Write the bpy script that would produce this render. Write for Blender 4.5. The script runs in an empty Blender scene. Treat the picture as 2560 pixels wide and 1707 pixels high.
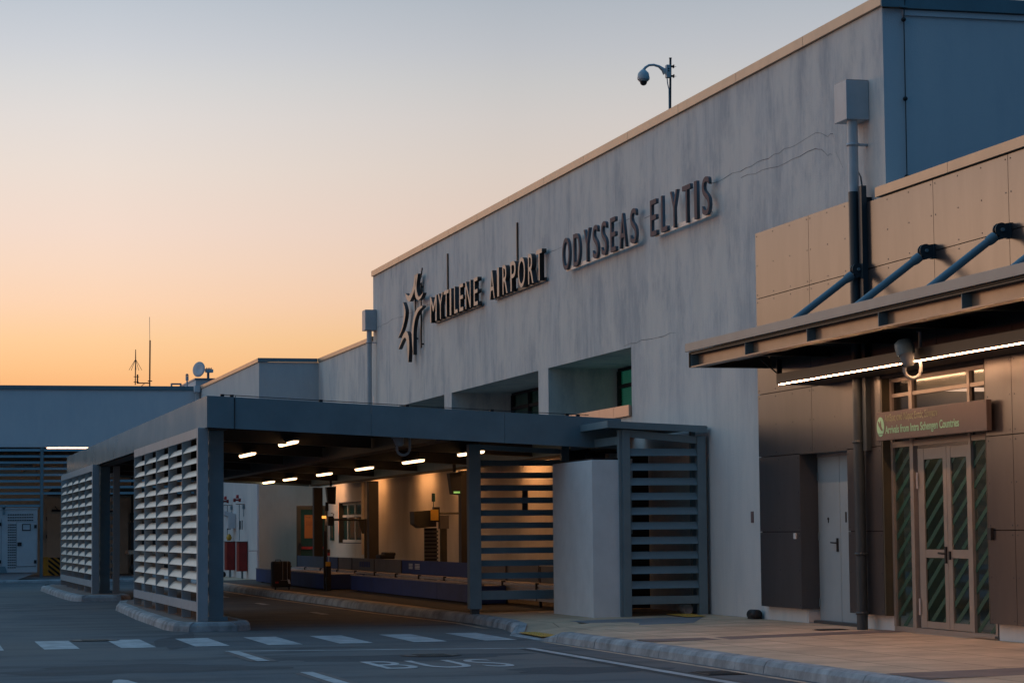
import bpy, math, random
from mathutils import Vector, Matrix
random.seed(7)
SC = bpy.context.scene
COL = SC.collection
R = math.radians

# ------------------------------------------------------------------ camera
cd = bpy.data.cameras.new('camera'); cam = bpy.data.objects.new('camera', cd); COL.objects.link(cam)
cd.lens = 85; cd.sensor_width = 36; cd.clip_start = 0.1; cd.clip_end = 5000
yaw, pitch, roll = 0.25478395, 0.07866284, -0.00897867
f = Vector((math.sin(yaw)*math.cos(pitch), math.cos(yaw)*math.cos(pitch), math.sin(pitch)))
r_ = Vector((math.cos(yaw), -math.sin(yaw), 0)); u_ = r_.cross(f)
r2 = math.cos(roll)*r_ + math.sin(roll)*u_; u2 = -math.sin(roll)*r_ + math.cos(roll)*u_
cam.matrix_world = Matrix(((r2.x, u2.x, -f.x, 0), (r2.y, u2.y, -f.y, 0), (r2.z, u2.z, -f.z, 1.6), (0, 0, 0, 1)))
SC.camera = cam

# ------------------------------------------------------------------ sky
def lin(c):
    return tuple((x/12.92 if x <= .04045 else ((x+.055)/1.055)**2.4) for x in [v/255 for v in c])
W = bpy.data.worlds.new('World'); SC.world = W; W.use_nodes = True
nt = W.node_tree; N = nt.nodes; L = nt.links
for n in list(N): N.remove(n)
out = N.new('ShaderNodeOutputWorld'); tc = N.new('ShaderNodeTexCoord'); sx = N.new('ShaderNodeSeparateXYZ')
L.new(tc.outputs['Generated'], sx.inputs[0])
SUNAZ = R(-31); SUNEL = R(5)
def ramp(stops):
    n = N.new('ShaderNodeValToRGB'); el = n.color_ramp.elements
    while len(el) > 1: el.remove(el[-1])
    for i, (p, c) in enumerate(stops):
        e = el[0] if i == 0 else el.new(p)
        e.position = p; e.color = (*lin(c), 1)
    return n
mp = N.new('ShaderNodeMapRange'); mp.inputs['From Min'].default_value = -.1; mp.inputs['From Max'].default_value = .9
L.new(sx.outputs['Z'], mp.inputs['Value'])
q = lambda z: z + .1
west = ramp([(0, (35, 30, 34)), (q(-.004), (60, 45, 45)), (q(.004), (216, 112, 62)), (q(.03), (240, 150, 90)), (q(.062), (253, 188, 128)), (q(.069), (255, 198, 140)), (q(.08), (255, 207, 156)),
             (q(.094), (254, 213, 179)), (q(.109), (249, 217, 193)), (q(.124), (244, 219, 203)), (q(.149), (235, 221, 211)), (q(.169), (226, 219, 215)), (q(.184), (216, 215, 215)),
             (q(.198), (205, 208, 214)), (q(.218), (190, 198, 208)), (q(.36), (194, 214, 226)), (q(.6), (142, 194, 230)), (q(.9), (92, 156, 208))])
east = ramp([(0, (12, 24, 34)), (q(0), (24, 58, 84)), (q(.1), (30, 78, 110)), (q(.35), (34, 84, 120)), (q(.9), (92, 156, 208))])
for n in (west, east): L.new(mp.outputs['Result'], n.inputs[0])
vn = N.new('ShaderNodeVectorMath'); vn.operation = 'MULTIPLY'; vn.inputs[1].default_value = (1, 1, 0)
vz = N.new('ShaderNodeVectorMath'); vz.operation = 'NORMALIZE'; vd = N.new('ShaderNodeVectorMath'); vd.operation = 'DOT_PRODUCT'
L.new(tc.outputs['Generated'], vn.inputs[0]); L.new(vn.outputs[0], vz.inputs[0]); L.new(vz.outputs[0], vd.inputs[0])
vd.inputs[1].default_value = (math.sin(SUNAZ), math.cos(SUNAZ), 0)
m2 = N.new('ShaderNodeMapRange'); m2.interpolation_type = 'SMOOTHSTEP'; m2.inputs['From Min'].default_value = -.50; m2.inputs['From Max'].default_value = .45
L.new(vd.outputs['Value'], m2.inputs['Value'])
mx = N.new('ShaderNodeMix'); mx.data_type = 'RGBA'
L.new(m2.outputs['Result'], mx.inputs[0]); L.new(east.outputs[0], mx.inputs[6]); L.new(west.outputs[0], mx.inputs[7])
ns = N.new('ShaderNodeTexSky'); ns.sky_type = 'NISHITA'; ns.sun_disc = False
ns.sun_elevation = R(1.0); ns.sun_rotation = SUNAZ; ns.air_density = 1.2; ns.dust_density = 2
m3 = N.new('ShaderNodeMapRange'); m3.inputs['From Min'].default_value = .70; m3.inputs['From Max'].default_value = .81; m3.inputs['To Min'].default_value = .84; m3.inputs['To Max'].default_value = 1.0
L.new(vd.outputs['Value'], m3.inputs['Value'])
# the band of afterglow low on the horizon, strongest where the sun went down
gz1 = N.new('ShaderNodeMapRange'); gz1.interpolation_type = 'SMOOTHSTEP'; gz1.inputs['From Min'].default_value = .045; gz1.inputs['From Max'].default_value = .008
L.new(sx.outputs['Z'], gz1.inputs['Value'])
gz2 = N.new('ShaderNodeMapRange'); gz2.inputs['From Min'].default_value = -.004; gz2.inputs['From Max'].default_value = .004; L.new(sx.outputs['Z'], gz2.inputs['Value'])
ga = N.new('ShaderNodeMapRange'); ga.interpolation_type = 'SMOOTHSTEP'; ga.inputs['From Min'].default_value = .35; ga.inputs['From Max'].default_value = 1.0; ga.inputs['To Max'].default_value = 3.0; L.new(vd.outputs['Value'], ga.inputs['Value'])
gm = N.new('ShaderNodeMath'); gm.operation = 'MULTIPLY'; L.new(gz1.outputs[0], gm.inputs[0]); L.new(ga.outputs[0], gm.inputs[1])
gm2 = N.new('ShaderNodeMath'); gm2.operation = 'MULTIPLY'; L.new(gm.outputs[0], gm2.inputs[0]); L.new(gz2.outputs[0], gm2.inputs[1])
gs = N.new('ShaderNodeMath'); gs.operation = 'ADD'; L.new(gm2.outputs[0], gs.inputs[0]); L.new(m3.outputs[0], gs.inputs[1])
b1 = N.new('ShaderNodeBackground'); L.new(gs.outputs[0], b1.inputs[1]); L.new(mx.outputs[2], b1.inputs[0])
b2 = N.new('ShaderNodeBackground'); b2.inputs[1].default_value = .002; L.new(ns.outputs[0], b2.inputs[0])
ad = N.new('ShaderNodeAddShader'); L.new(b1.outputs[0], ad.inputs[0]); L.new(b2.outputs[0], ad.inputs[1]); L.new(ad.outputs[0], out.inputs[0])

# ------------------------------------------------------------------ last glow of the sun
sd = bpy.data.lights.new('sun', 'SUN'); so = bpy.data.objects.new('sun', sd); COL.objects.link(so)
sd.energy = 0.13; sd.angle = R(9); sd.color = (1.0, .60, .34)
sdir = Vector((math.sin(SUNAZ)*math.cos(SUNEL), math.cos(SUNAZ)*math.cos(SUNEL), math.sin(SUNEL)))
so.rotation_euler = (-sdir).to_track_quat('-Z', 'Y').to_euler()
SC.view_settings.view_transform = 'Standard'; SC.view_settings.look = 'None'
SC.view_settings.exposure = 0; SC.view_settings.gamma = 1
SC.cycles.max_bounces = 8; SC.cycles.use_denoising = True

# ------------------------------------------------------------------ materials
def mat(name, col, rough=.6, metal=0., var=.12, vscale=3., stretch=(1, 1, 1), bump=0., bscale=60., spec=.5, col2=None, rvar=0., coat=0):
    m = bpy.data.materials.new(name); m.use_nodes = True
    t = m.node_tree; n = t.nodes; l = t.links; b = n['Principled BSDF']
    b.inputs['Roughness'].default_value = rough; b.inputs['Metallic'].default_value = metal
    b.inputs['Specular IOR Level'].default_value = spec; b.inputs['Coat Weight'].default_value = coat
    g = n.new('ShaderNodeNewGeometry'); mpn = n.new('ShaderNodeMapping'); mpn.inputs['Scale'].default_value = stretch
    l.new(g.outputs['Position'], mpn.inputs[0])
    no = n.new('ShaderNodeTexNoise'); no.inputs['Scale'].default_value = vscale; no.inputs['Detail'].default_value = 6; no.inputs['Roughness'].default_value = .62
    l.new(mpn.outputs[0], no.inputs[0])
    cr = n.new('ShaderNodeValToRGB'); e = cr.color_ramp.elements
    c2 = col2 or tuple(c*(1-var*2) for c in col)
    e[0].position = .32; e[0].color = (*c2, 1); e[1].position = .68; e[1].color = (*(c*(1+var*.6) for c in col), 1)
    l.new(no.outputs['Fac'], cr.inputs[0]); l.new(cr.outputs[0], b.inputs['Base Color'])
    if rvar:
        mr = n.new('ShaderNodeMapRange'); mr.inputs['To Min'].default_value = rough-rvar; mr.inputs['To Max'].default_value = rough+rvar
        l.new(no.outputs['Fac'], mr.inputs['Value']); l.new(mr.outputs['Result'], b.inputs['Roughness'])
    if bump:
        n2 = n.new('ShaderNodeTexNoise'); n2.inputs['Scale'].default_value = bscale; n2.inputs['Detail'].default_value = 4
        l.new(g.outputs['Position'], n2.inputs[0]); bp = n.new('ShaderNodeBump'); bp.inputs['Strength'].default_value = bump; bp.inputs['Distance'].default_value = .02
        l.new(n2.outputs['Fac'], bp.inputs['Height']); l.new(bp.outputs[0], b.inputs['Normal'])
    return m
def emis(name, col, s):
    m = bpy.data.materials.new(name); m.use_nodes = True; n = m.node_tree.nodes
    b = n['Principled BSDF']; b.inputs['Base Color'].default_value = (.8, .8, .8, 1)
    b.inputs['Emission Color'].default_value = (*col, 1); b.inputs['Emission Strength'].default_value = s
    return m
def glass(name, tint, refl=.35, rough=.04, amt=1.0):
    m = bpy.data.materials.new(name); m.use_nodes = True; t = m.node_tree; n = t.nodes; l = t.links
    for x in list(n): n.remove(x)
    o = n.new('ShaderNodeOutputMaterial'); a = n.new('ShaderNodeBsdfTransparent'); a.inputs[0].default_value = (*tint, 1)
    g = n.new('ShaderNodeBsdfGlossy'); g.inputs['Roughness'].default_value = rough; g.inputs[0].default_value = (.9, .95, .95, 1)
    fr = n.new('ShaderNodeLayerWeight'); fr.inputs[0].default_value = refl
    mxs = n.new('ShaderNodeMixShader'); k_ = n.new('ShaderNodeMath'); k_.operation = 'MULTIPLY'; k_.inputs[1].default_value = amt; l.new(fr.outputs['Fresnel'], k_.inputs[0]); l.new(k_.outputs[0], mxs.inputs[0]); l.new(a.outputs[0], mxs.inputs[1]); l.new(g.outputs[0], mxs.inputs[2]); l.new(mxs.outputs[0], o.inputs[0])
    return m
def stucco(name, base, dark, light, streak=.55, zfade=False):
    """rendered masonry: long rain streaks, broad patches, fine grain"""
    m = bpy.data.materials.new(name); m.use_nodes = True; t = m.node_tree; n = t.nodes; l = t.links; b = n['Principled BSDF']
    b.inputs['Roughness'].default_value = .88; b.inputs['Specular IOR Level'].default_value = .25
    g = n.new('ShaderNodeNewGeometry')
    def noise(sc, st, det=6, ro=.6):
        a = n.new('ShaderNodeMapping'); a.inputs['Scale'].default_value = st; l.new(g.outputs['Position'], a.inputs[0])
        x = n.new('ShaderNodeTexNoise'); x.inputs['Scale'].default_value = sc; x.inputs['Detail'].default_value = det; x.inputs['Roughness'].default_value = ro
        l.new(a.outputs[0], x.inputs[0]); return x.outputs['Fac']
    def rmp(src, p0, p1, v0, v1):
        a = n.new('ShaderNodeMapRange'); a.inputs['From Min'].default_value = p0; a.inputs['From Max'].default_value = p1
        a.inputs['To Min'].default_value = v0; a.inputs['To Max'].default_value = v1; l.new(src, a.inputs['Value']); return a.outputs['Result']
    def mixc(fac, A, B):
        a = n.new('ShaderNodeMix'); a.data_type = 'RGBA'; l.new(fac, a.inputs[0])
        for i, v in ((6, A), (7, B)):
            if isinstance(v, tuple): a.inputs[i].default_value = (*v, 1)
            else: l.new(v, a.inputs[i])
        return a.outputs[2]
    if zfade:   # weathering is heavy high up and light near the ground
        sp = n.new('ShaderNodeSeparateXYZ'); l.new(g.outputs['Position'], sp.inputs[0])
        zf = n.new('ShaderNodeMapRange'); zf.interpolation_type = 'SMOOTHSTEP'; zf.inputs['From Min'].default_value = 2.4; zf.inputs['From Max'].default_value = 5.2; zf.inputs['To Min'].default_value = .25; l.new(sp.outputs['Z'], zf.inputs['Value'])
        _m = mixc
        def mixc(fac, A, B):
            q_ = n.new('ShaderNodeMath'); q_.operation = 'MULTIPLY'; l.new(fac, q_.inputs[0]); l.new(zf.outputs['Result'], q_.inputs[1]); return _m(q_.outputs[0], A, B)
    c = mixc(rmp(noise(1.0, (1.5, 1.5, .42), 9, .76), .44, .60, 0, streak), base, dark)
    c = mixc(rmp(noise(2.1, (1.6, 1.6, .13), 8, .74), .50, .68, 0, streak*.8), c, dark)
    c = mixc(rmp(noise(.75, (1, 1, .55), 8, .72), .45, .58, 0, .7), c, light)
    c = mixc(rmp(noise(5.5, (1, 1, .16), 4, .6), .46, .74, 0, streak*.55), c, light)
    c = mixc(rmp(noise(90, (1, 1, 1), 2, .5), .4, .7, 0, .16), c, dark)
    l.new(c, b.inputs['Base Color'])
    n2 = n.new('ShaderNodeTexNoise'); n2.inputs['Scale'].default_value = 45; n2.inputs['Detail'].default_value = 5
    l.new(g.outputs['Position'], n2.inputs[0]); bp = n.new('ShaderNodeBump'); bp.inputs['Strength'].default_value = .35; bp.inputs['Distance'].default_value = .015
    l.new(n2.outputs['Fac'], bp.inputs['Height']); l.new(bp.outputs[0], b.inputs['Normal'])
    return m
def asphalt():
    m = bpy.data.materials.new('asphalt'); m.use_nodes = True; t = m.node_tree; n = t.nodes; l = t.links; b = n['Principled BSDF']
    b.inputs['Roughness'].default_value = .85; b.inputs['Specular IOR Level'].default_value = .3
    g = n.new('ShaderNodeNewGeometry')
    def noise(sc, st, det=6):
        a = n.new('ShaderNodeMapping'); a.inputs['Scale'].default_value = st; l.new(g.outputs['Position'], a.inputs[0])
        x = n.new('ShaderNodeTexNoise'); x.inputs['Scale'].default_value = sc; x.inputs['Detail'].default_value = det; x.inputs['Roughness'].default_value = .6
        l.new(a.outputs[0], x.inputs[0]); return x.outputs['Fac']
    def layer(fac, p0, p1, amt, A, B):
        r = n.new('ShaderNodeMapRange'); r.inputs['From Min'].default_value = p0; r.inputs['From Max'].default_value = p1; r.inputs['To Max'].default_value = amt; l.new(fac, r.inputs['Value'])
        a = n.new('ShaderNodeMix'); a.data_type = 'RGBA'; l.new(r.outputs['Result'], a.inputs[0])
        for i, v in ((6, A), (7, B)):
            if isinstance(v, tuple): a.inputs[i].default_value = (*v, 1)
            else: l.new(v, a.inputs[i])
        return a.outputs[2]
    c = layer(noise(.22, (1, .6, 1)), .38, .62, 1, (.082, .094, .108), (.135, .135, .136))
    c = layer(noise(1.3, (.35, 1, 1)), .5, .7, .7, c, (.034, .037, .043))
    c = layer(noise(.16, (1, .5, 1)), .46, .66, .8, c, (.165, .14, .125))
    c = layer(noise(.8, (.22, 1, 1), 8), .52, .66, .65, c, (.030, .034, .042))
    c = layer(noise(.9, (1, .25, 1)), .52, .75, .5, c, (.16, .145, .135))
    c = layer(noise(140, (1, 1, 1), 2), .5, .75, .55, c, (.16, .155, .15))
    l.new(c, b.inputs['Base Color'])
    n2 = n.new('ShaderNodeTexNoise'); n2.inputs['Scale'].default_value = 120; n2.inputs['Detail'].default_value = 3
    l.new(g.outputs['Position'], n2.inputs[0]); bp = n.new('ShaderNodeBump'); bp.inputs['Strength'].default_value = .5; bp.inputs['Distance'].default_value = .01
    l.new(n2.outputs['Fac'], bp.inputs['Height']); l.new(bp.outputs[0], b.inputs['Normal'])
    return m
def slabs():
    m = mat('paving', (.66, .465, .305), .7, 0, .16, 1.3, (1, 1, 1), .25, 70)
    t = m.node_tree; n = t.nodes; l = t.links; b = n['Principled BSDF']
    g = n.new('ShaderNodeNewGeometry'); br = n.new('ShaderNodeTexBrick'); l.new(g.outputs['Position'], br.inputs['Vector'])
    br.inputs['Scale'].default_value = 1.0; br.inputs['Brick Width'].default_value = .8; br.inputs['Row Height'].default_value = .8; br.inputs['Mortar Size'].default_value = .012
    br.offset = 0; br.inputs['Color1'].default_value = (1, 1, 1, 1); br.inputs['Color2'].default_value = (.86, .85, .84, 1); br.inputs['Mortar'].default_value = (.45, .42, .4, 1)
    src = b.inputs['Base Color'].links[0].from_socket
    x = n.new('ShaderNodeMix'); x.data_type = 'RGBA'; x.blend_type = 'MULTIPLY'; x.inputs[0].default_value = 1
    l.new(src, x.inputs[6]); l.new(br.outputs['Color'], x.inputs[7]); l.new(x.outputs[2], b.inputs['Base Color'])
    return m
M = dict(tube_b=emis('wall_lamp_glow', (1, .47, .19), 22),
    wall=stucco('grey_render', (.69, .655, .625), (.39, .40, .42), (.80, .735, .665), .68, True),
    wall_plain=stucco('painted_render', (.58, .57, .56), (.46, .47, .49), (.64, .62, .60), .35),
    wall_in=stucco('cream_render', (.68, .58, .44), (.52, .44, .34), (.72, .63, .50), .3),
    wall_blue=stucco('side_render', (.66, .66, .68), (.56, .58, .62), (.70, .69, .70), .35),
    block=mat('white_block_render', (.70, .73, .74), .85, 0, .05, 2, bump=.2),
    cap=mat('sunset_tinted_flashing', (.48, .36, .25), .42, .35, .08, 1.5),  # orange of the reflected sunset is put into the flashing colour
    capd=mat('grey_metal_flashing', (.30, .32, .34), .45, .3, .08, 1.5),
    clad=mat('brown_grey_cladding', (.125, .117, .118), .29, .72, .06, 1.6, (2.2, 2.2, .5)),
    dark=mat('dark_gap', (.02, .02, .022), .8),
    black=mat('black_rubber', (.012, .012, .014), .55),
    steel=mat('blue_grey_steel', (.165, .24, .275), .48, .15, .07, 2.5, bump=.03),
    steell=mat('light_grey_steel', (.26, .265, .265), .45, .2, .06, 2.5, bump=.03),
    fascia=mat('grey_fascia_metal', (.46, .485, .455), .20, .2, .06, .9, bump=.02, bscale=2.5, rvar=.05),
    beamlit=mat('sunset_lit_beam', (.36, .27, .20), .42, .4, .08, 2),  # tan stands for sunset light on the web, painted into the beam
    deck=mat('dark_roof_deck', (.032, .03, .028), .6, .2, .1, 2),
    beam=mat('brown_roof_beam', (.055, .045, .035), .5, .2, .1, 2),
    blade=mat('pale_louvre_blade', (.76, .68, .58), .42, .15, .05, 3),
    fin=mat('louvre_fin', (.33, .385, .42), .5, .2, .06, 3),
    pipe_l=mat('grey_pipe_paint', (.46, .50, .53), .5, .1, .06, 3),
    pipe_d=mat('dark_pipe_paint', (.035, .05, .06), .45, .1, .1, 3),
    door=mat('grey_steel_door', (.32, .39, .43), .5, .15, .05, 1.5),
    doorf=mat('bronze_door_frame', (.34, .285, .24), .42, .3, .05, 3),
    letter=mat('tan_letter_face', (.62, .46, .34), .5, .1, .05, 4),
    letterd=mat('dark_letter_return', (.03, .035, .04), .5, .1),
    letterb=mat('blue_grey_letter_side', (.08, .12, .155), .6), camp=mat('camera_grey', (.26, .27, .28), .45), letter2=mat('red_brown_letter', (.17, .10, .095), .8, 0, .06, 4),
    rail=mat('pale_sign_rail', (.80, .72, .64), .5, .1),
    asphalt=asphalt(), paving=slabs(),
    kerb=mat('kerb_stone', (.36, .37, .38), .8, 0, .30, 2.2, (1, 1, 1), .25, 40),
    band=mat('brown_paver_band', (.21, .145, .12), .8, 0, .15, 3, bump=.2),
    ramp=mat('grey_ramp_concrete', (.22, .215, .22), .85, 0, .12, 2, bump=.2),
    paint=mat('white_road_paint', (.46, .455, .46), .7, 0, .16, 3, (1, .6, 1), .1, 60, col2=(.25, .25, .255)),
    oldp=mat('worn_paint_border', (.125, .10, .095), .8, 0, .12, 3),
    blackp=mat('black_line_border', (.028, .029, .033), .75, 0, .12, 3),
    cream=mat('cream_edge_line', (.50, .36, .25), .8, 0, .25, 3, col2=(.28, .20, .15)),
    yellow=mat('yellow_tactile', (.60, .33, .05), .7, 0, .12, 6),
    blue=mat('blue_conveyor_panel', (.012, .038, .17), .6, 0, .12, 2),
    blued=mat('blue_grey_board', (.03, .055, .10), .5, .1, .2, 2),
    belt=mat('conveyor_belt_edge', (.30, .25, .24), .5, .1, .15, 3),
    alu=mat('ribbed_aluminium', (.55, .55, .56), .32, .6, .08, 3),
    board=mat('grey_advert_board', (.13, .12, .115), .6, 0, .1, 2),
    white=mat('white_paint', (.62, .63, .66), .5, 0, .06, 1.5, bump=.05),
    gen=mat('generator_paint', (.52, .54, .56), .45, .1, .05, 2),
    red=mat('red_cabinet', (.25, .012, .010), .4, 0, .15, 3),
    redl=mat('red_plastic', (.45, .03, .03), .4), orange=mat('orange_poster', (.50, .17, .035), .6, 0, .03), gold=mat('yellow_label', (.80, .45, .05), .5),
    green=mat('green_film', (.004, .065, .038), .5, 0, .05), greend=mat('dark_green_glass', (.02, .075, .06), .15, 0, .1), ink=mat('ink', (.05, .03, .03), .7),
    signp=mat('brown_sign_panel', (.10, .072, .066), .5, .2, .05, 1.5), signt=mat('pale_green_lettering', (.24, .50, .34), .6, 0, .03), signt2=mat('dull_green_lettering', (.27, .28, .18), .6, 0, .03),
    parapet_sunset=mat('sunset_tinted_parapet', (.70, .46, .33), .35, .5, .05, 1.5),  # sunset reflection painted in as an orange base colour
    teal=mat('teal_blind', (.07, .42, .38), .6, 0, .1, 3),
    wood=mat('timber_boards', (.22, .10, .045), .5, 0, .3, 3, (1, .4, 6)),
    oldasphalt=mat('dark_worn_asphalt', (.050, .057, .067), .85, 0, .2, 1.6, (.5, 1, 1), .4, 120),
    sfloor=mat('dark_shelter_floor', (.055, .045, .035), .8, 0, .2, 2),
    floor=mat('interior_floor', (.15, .14, .13), .3, 0, .1, 2), dirt=mat('dry_earth', (.10, .09, .08), .9, 0, .2, .3),
    olive=mat('dark_olive_frame', (.075, .065, .04), .5, .1), crack=mat('crack', (.16, .16, .17), .9),
    pane=glass('window_glass', (.14, .15, .16), .3, .10, .16), paned=glass('door_glass', (.30, .44, .35), .2, .05, .30),
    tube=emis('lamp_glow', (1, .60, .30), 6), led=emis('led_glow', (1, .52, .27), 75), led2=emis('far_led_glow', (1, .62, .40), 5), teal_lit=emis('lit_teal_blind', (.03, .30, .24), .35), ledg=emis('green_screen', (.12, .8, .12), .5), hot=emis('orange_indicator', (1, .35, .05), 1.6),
)

# ------------------------------------------------------------------ mesh helpers
class MB:
    def __init__(s): s.v = []; s.f = []; s.s = []
    def add(s, vs, fs, sm=False):
        o = len(s.v); s.v += [tuple(v) for v in vs]; s.f += [tuple(i+o for i in q) for q in fs]; s.s += [sm]*len(fs); return s
    def box(s, x0, x1, y0, y1, z0, z1):
        return s.add([(x0, y0, z0), (x1, y0, z0), (x1, y1, z0), (x0, y1, z0), (x0, y0, z1), (x1, y0, z1), (x1, y1, z1), (x0, y1, z1)],
                     [(0, 3, 2, 1), (4, 5, 6, 7), (0, 1, 5, 4), (1, 2, 6, 5), (2, 3, 7, 6), (3, 0, 4, 7)])
    def hexa(s, p):
        return s.add(p, [(0, 3, 2, 1), (4, 5, 6, 7), (0, 1, 5, 4), (1, 2, 6, 5), (2, 3, 7, 6), (3, 0, 4, 7)])
    def quad(s, *p): return s.add(p, [tuple(range(len(p)))])
    def tube(s, pts, r, n=10, caps=True):
        pts = [Vector(p) for p in pts]; rr = r if isinstance(r, (list, tuple)) else [r]*len(pts); rings = []
        for i, p in enumerate(pts):
            t = (pts[min(i+1, len(pts)-1)]-pts[max(i-1, 0)]).normalized()
            a = t.cross(Vector((0, 0, 1)) if abs(t.z) < .9 else Vector((0, 1, 0))).normalized(); b = t.cross(a)
            rings.append([p+rr[i]*(math.cos(k*2*math.pi/n)*a+math.sin(k*2*math.pi/n)*b) for k in range(n)])
        vs = [v for g in rings for v in g]; fs = []
        for i in range(len(pts)-1):
            for k in range(n): fs.append((i*n+k, i*n+(k+1) % n, (i+1)*n+(k+1) % n, (i+1)*n+k))
        s.add(vs, fs, True)
        if caps: s.add(rings[0], [tuple(range(n))]); s.add(rings[-1], [tuple(range(n-1, -1, -1))])
        return s
    def prism(s, poly, axis, a, b):
        """extrude a 2-D outline: axis 0 -> (y,z) outline from x=a to b; 1 -> (x,z); 2 -> (x,y)"""
        def P(p, c): return (c, p[0], p[1]) if axis == 0 else ((p[0], c, p[1]) if axis == 1 else (p[0], p[1], c))
        n = len(poly); vs = [P(p, a) for p in poly]+[P(p, b) for p in poly]
        fs = [tuple(range(n)), tuple(range(2*n-1, n-1, -1))]+[(i, (i+1) % n, n+(i+1) % n, n+i) for i in range(n)]
        return s.add(vs, fs)
    def lathe(s, c, prof, n=20, axis=(0, 0, 1)):
        ax = Vector(axis).normalized(); a = ax.cross(Vector((0, 0, 1)) if abs(ax.z) < .9 else Vector((0, 1, 0))).normalized(); b = ax.cross(a); c = Vector(c)
        vs = []; fs = []
        for (r, h) in prof:
            for k in range(n): vs.append(c+ax*h+r*(math.cos(k*2*math.pi/n)*a+math.sin(k*2*math.pi/n)*b))
        for i in range(len(prof)-1):
            for k in range(n): fs.append((i*n+k, i*n+(k+1) % n, (i+1)*n+(k+1) % n, (i+1)*n+k))
        return s.add(vs, fs, True)
ORG = {}
def fixn(me):
    import bmesh
    bm = bmesh.new(); bm.from_mesh(me); bmesh.ops.recalc_face_normals(bm, faces=bm.faces[:]); bm.to_mesh(me); bm.free()
def obj(name, mb, m, parent=None, label=None, bev=0):
    org = ORG.get(parent.name, Vector((0, 0, 0))) if parent else Vector((0, 0, 0))
    if parent is None and mb.v:
        xs = [v[0] for v in mb.v]; ys = [v[1] for v in mb.v]; zs = [v[2] for v in mb.v]
        org = Vector(((min(xs)+max(xs))/2, (min(ys)+max(ys))/2, min(zs)))
    me = bpy.data.meshes.new(name); me.from_pydata([tuple(Vector(v)-org) for v in mb.v], [], mb.f); me.update()
    me.polygons.foreach_set('use_smooth', mb.s); fixn(me); me.materials.append(M[m])
    o = bpy.data.objects.new(name, me); COL.objects.link(o)
    if parent: o.parent = parent
    else: o.location = org
    ORG[o.name] = org
    if label: o['label'] = label
    if bev:
        b = o.modifiers.new('bevel', 'BEVEL'); b.width = bev; b.segments = 2; b.limit_method = 'ANGLE'; b.angle_limit = R(40)
    return o
def thing(name, loc, label, cat, group=None):
    o = bpy.data.objects.new(name, None); COL.objects.link(o); o.location = loc; ORG[o.name] = Vector(loc); o.empty_display_size = .2
    return tag(o, label, cat, group)
def tag(o, label, cat, group=None):
    o['label'] = label; o['category'] = cat
    if group: o['group'] = group
    return o
def struct(name, mb, m, **k):
    o = obj(name, mb, m, **k); o['kind'] = 'structure'; return o
def dup(o, delta, label=None, parent=None):
    c = o.copy(); COL.objects.link(c)
    if parent is None: c.location = Vector(o.location)+Vector(delta)
    else: c.parent = parent
    if label: c['label'] = label
    for ch in list(o.children): dup(ch, delta, None, c)
    return c
def text_mesh(body, w, h, ext=.02, off=0., spacing=1.):
    """the lettering laid out on local x,y, scaled to w x h, as a mesh"""
    c = bpy.data.curves.new('txt', 'FONT'); c.body = body; c.extrude = .1; c.offset = off; c.space_character = spacing
    o = bpy.data.objects.new('txt', c); COL.objects.link(o); bpy.context.view_layer.update()
    me = bpy.data.meshes.new_from_object(o.evaluated_get(bpy.context.evaluated_depsgraph_get()))
    xs = [v.co.x for v in me.vertices]; ys = [v.co.y for v in me.vertices]
    x0, x1, y0, y1 = min(xs), max(xs), min(ys), max(ys)
    for v in me.vertices:
        v.co = ((v.co.x-x0)/(x1-x0)*w, (v.co.y-y0)/(y1-y0)*(h or (y1-y0)*w/(x1-x0)), v.co.z/.1*ext)
    bpy.data.objects.remove(o); bpy.data.curves.remove(c)
    return me
def wall_text(name, me, yl, zb, xf, m, parent):
    """put lettering on a wall that faces -x: reads from +y to -y"""
    org = ORG[parent.name] if parent else Vector((0, 0, 0))
    for v in me.vertices:
        x, y, z = v.co; v.co = Vector((xf-z, yl-x, zb+y))-org
    me.update(); me.name = name; me.materials.clear(); me.materials.append(M[m])
    o = bpy.data.objects.new(name, me); COL.objects.link(o); o.parent = parent; ORG[o.name] = org
    return o
def front_text(name, me, xl, zb, yf, m, parent):
    org = ORG[parent.name]
    for v in me.vertices:
        x, y, z = v.co; v.co = Vector((xl+x, yf-z, zb+y))-org
    me.update(); me.name = name; me.materials.clear(); me.materials.append(M[m])
    o = bpy.data.objects.new(name, me); COL.objects.link(o); o.parent = parent; ORG[o.name] = org
    return o

XW = 13.6     # face of the terminal wall
XC = 13.48    # face of the cladding
# ================================================================== GROUND
struct('ground', MB().quad((-1500, -300, -.03), (1500, -300, -.03), (1500, 2500, -.03), (-1500, 2500, -.03)), 'dirt')
struct('road', MB().quad((-60, -20, 0), (40, -20, 0), (40, 120, 0), (-60, 120, 0)), 'asphalt')
# terminal pavement, with the ramp down to the crossing
KP = [(12, 9.72, .15), (20, 9.72, .15), (27.5, 9.70, .15), (34.0, 9.66, .15), (34.9, 9.62, .02), (36.7, 9.66, .02), (37.5, 9.95, .15), (39.2, 10.2, .15), (41.8, 10.3, .15), (44, 10.25, .15), (48, 10.0, .15), (60, 9.82, .15), (71, 9.80, .15), (77, 9.8, .15)]
mb = MB()
for (a, b) in zip(KP, KP[1:]):
    x1, x2 = (a[1]+1.1, b[1]+1.1)
    mb.quad((a[1], a[0], a[2]), (x1, a[0], .16), (x2, b[0], .16), (b[1], b[0], b[2]))
    mb.quad((x1, a[0], .16), (XW+.3, a[0], .195), (XW+.3, b[0], .195), (x2, b[0], .16))
mb.quad((9.8, 77, .15), (11.9, 77, .16), (11.9, 100, .16), (9.8, 100, .15))
struct('pavement', mb, 'paving')
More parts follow.
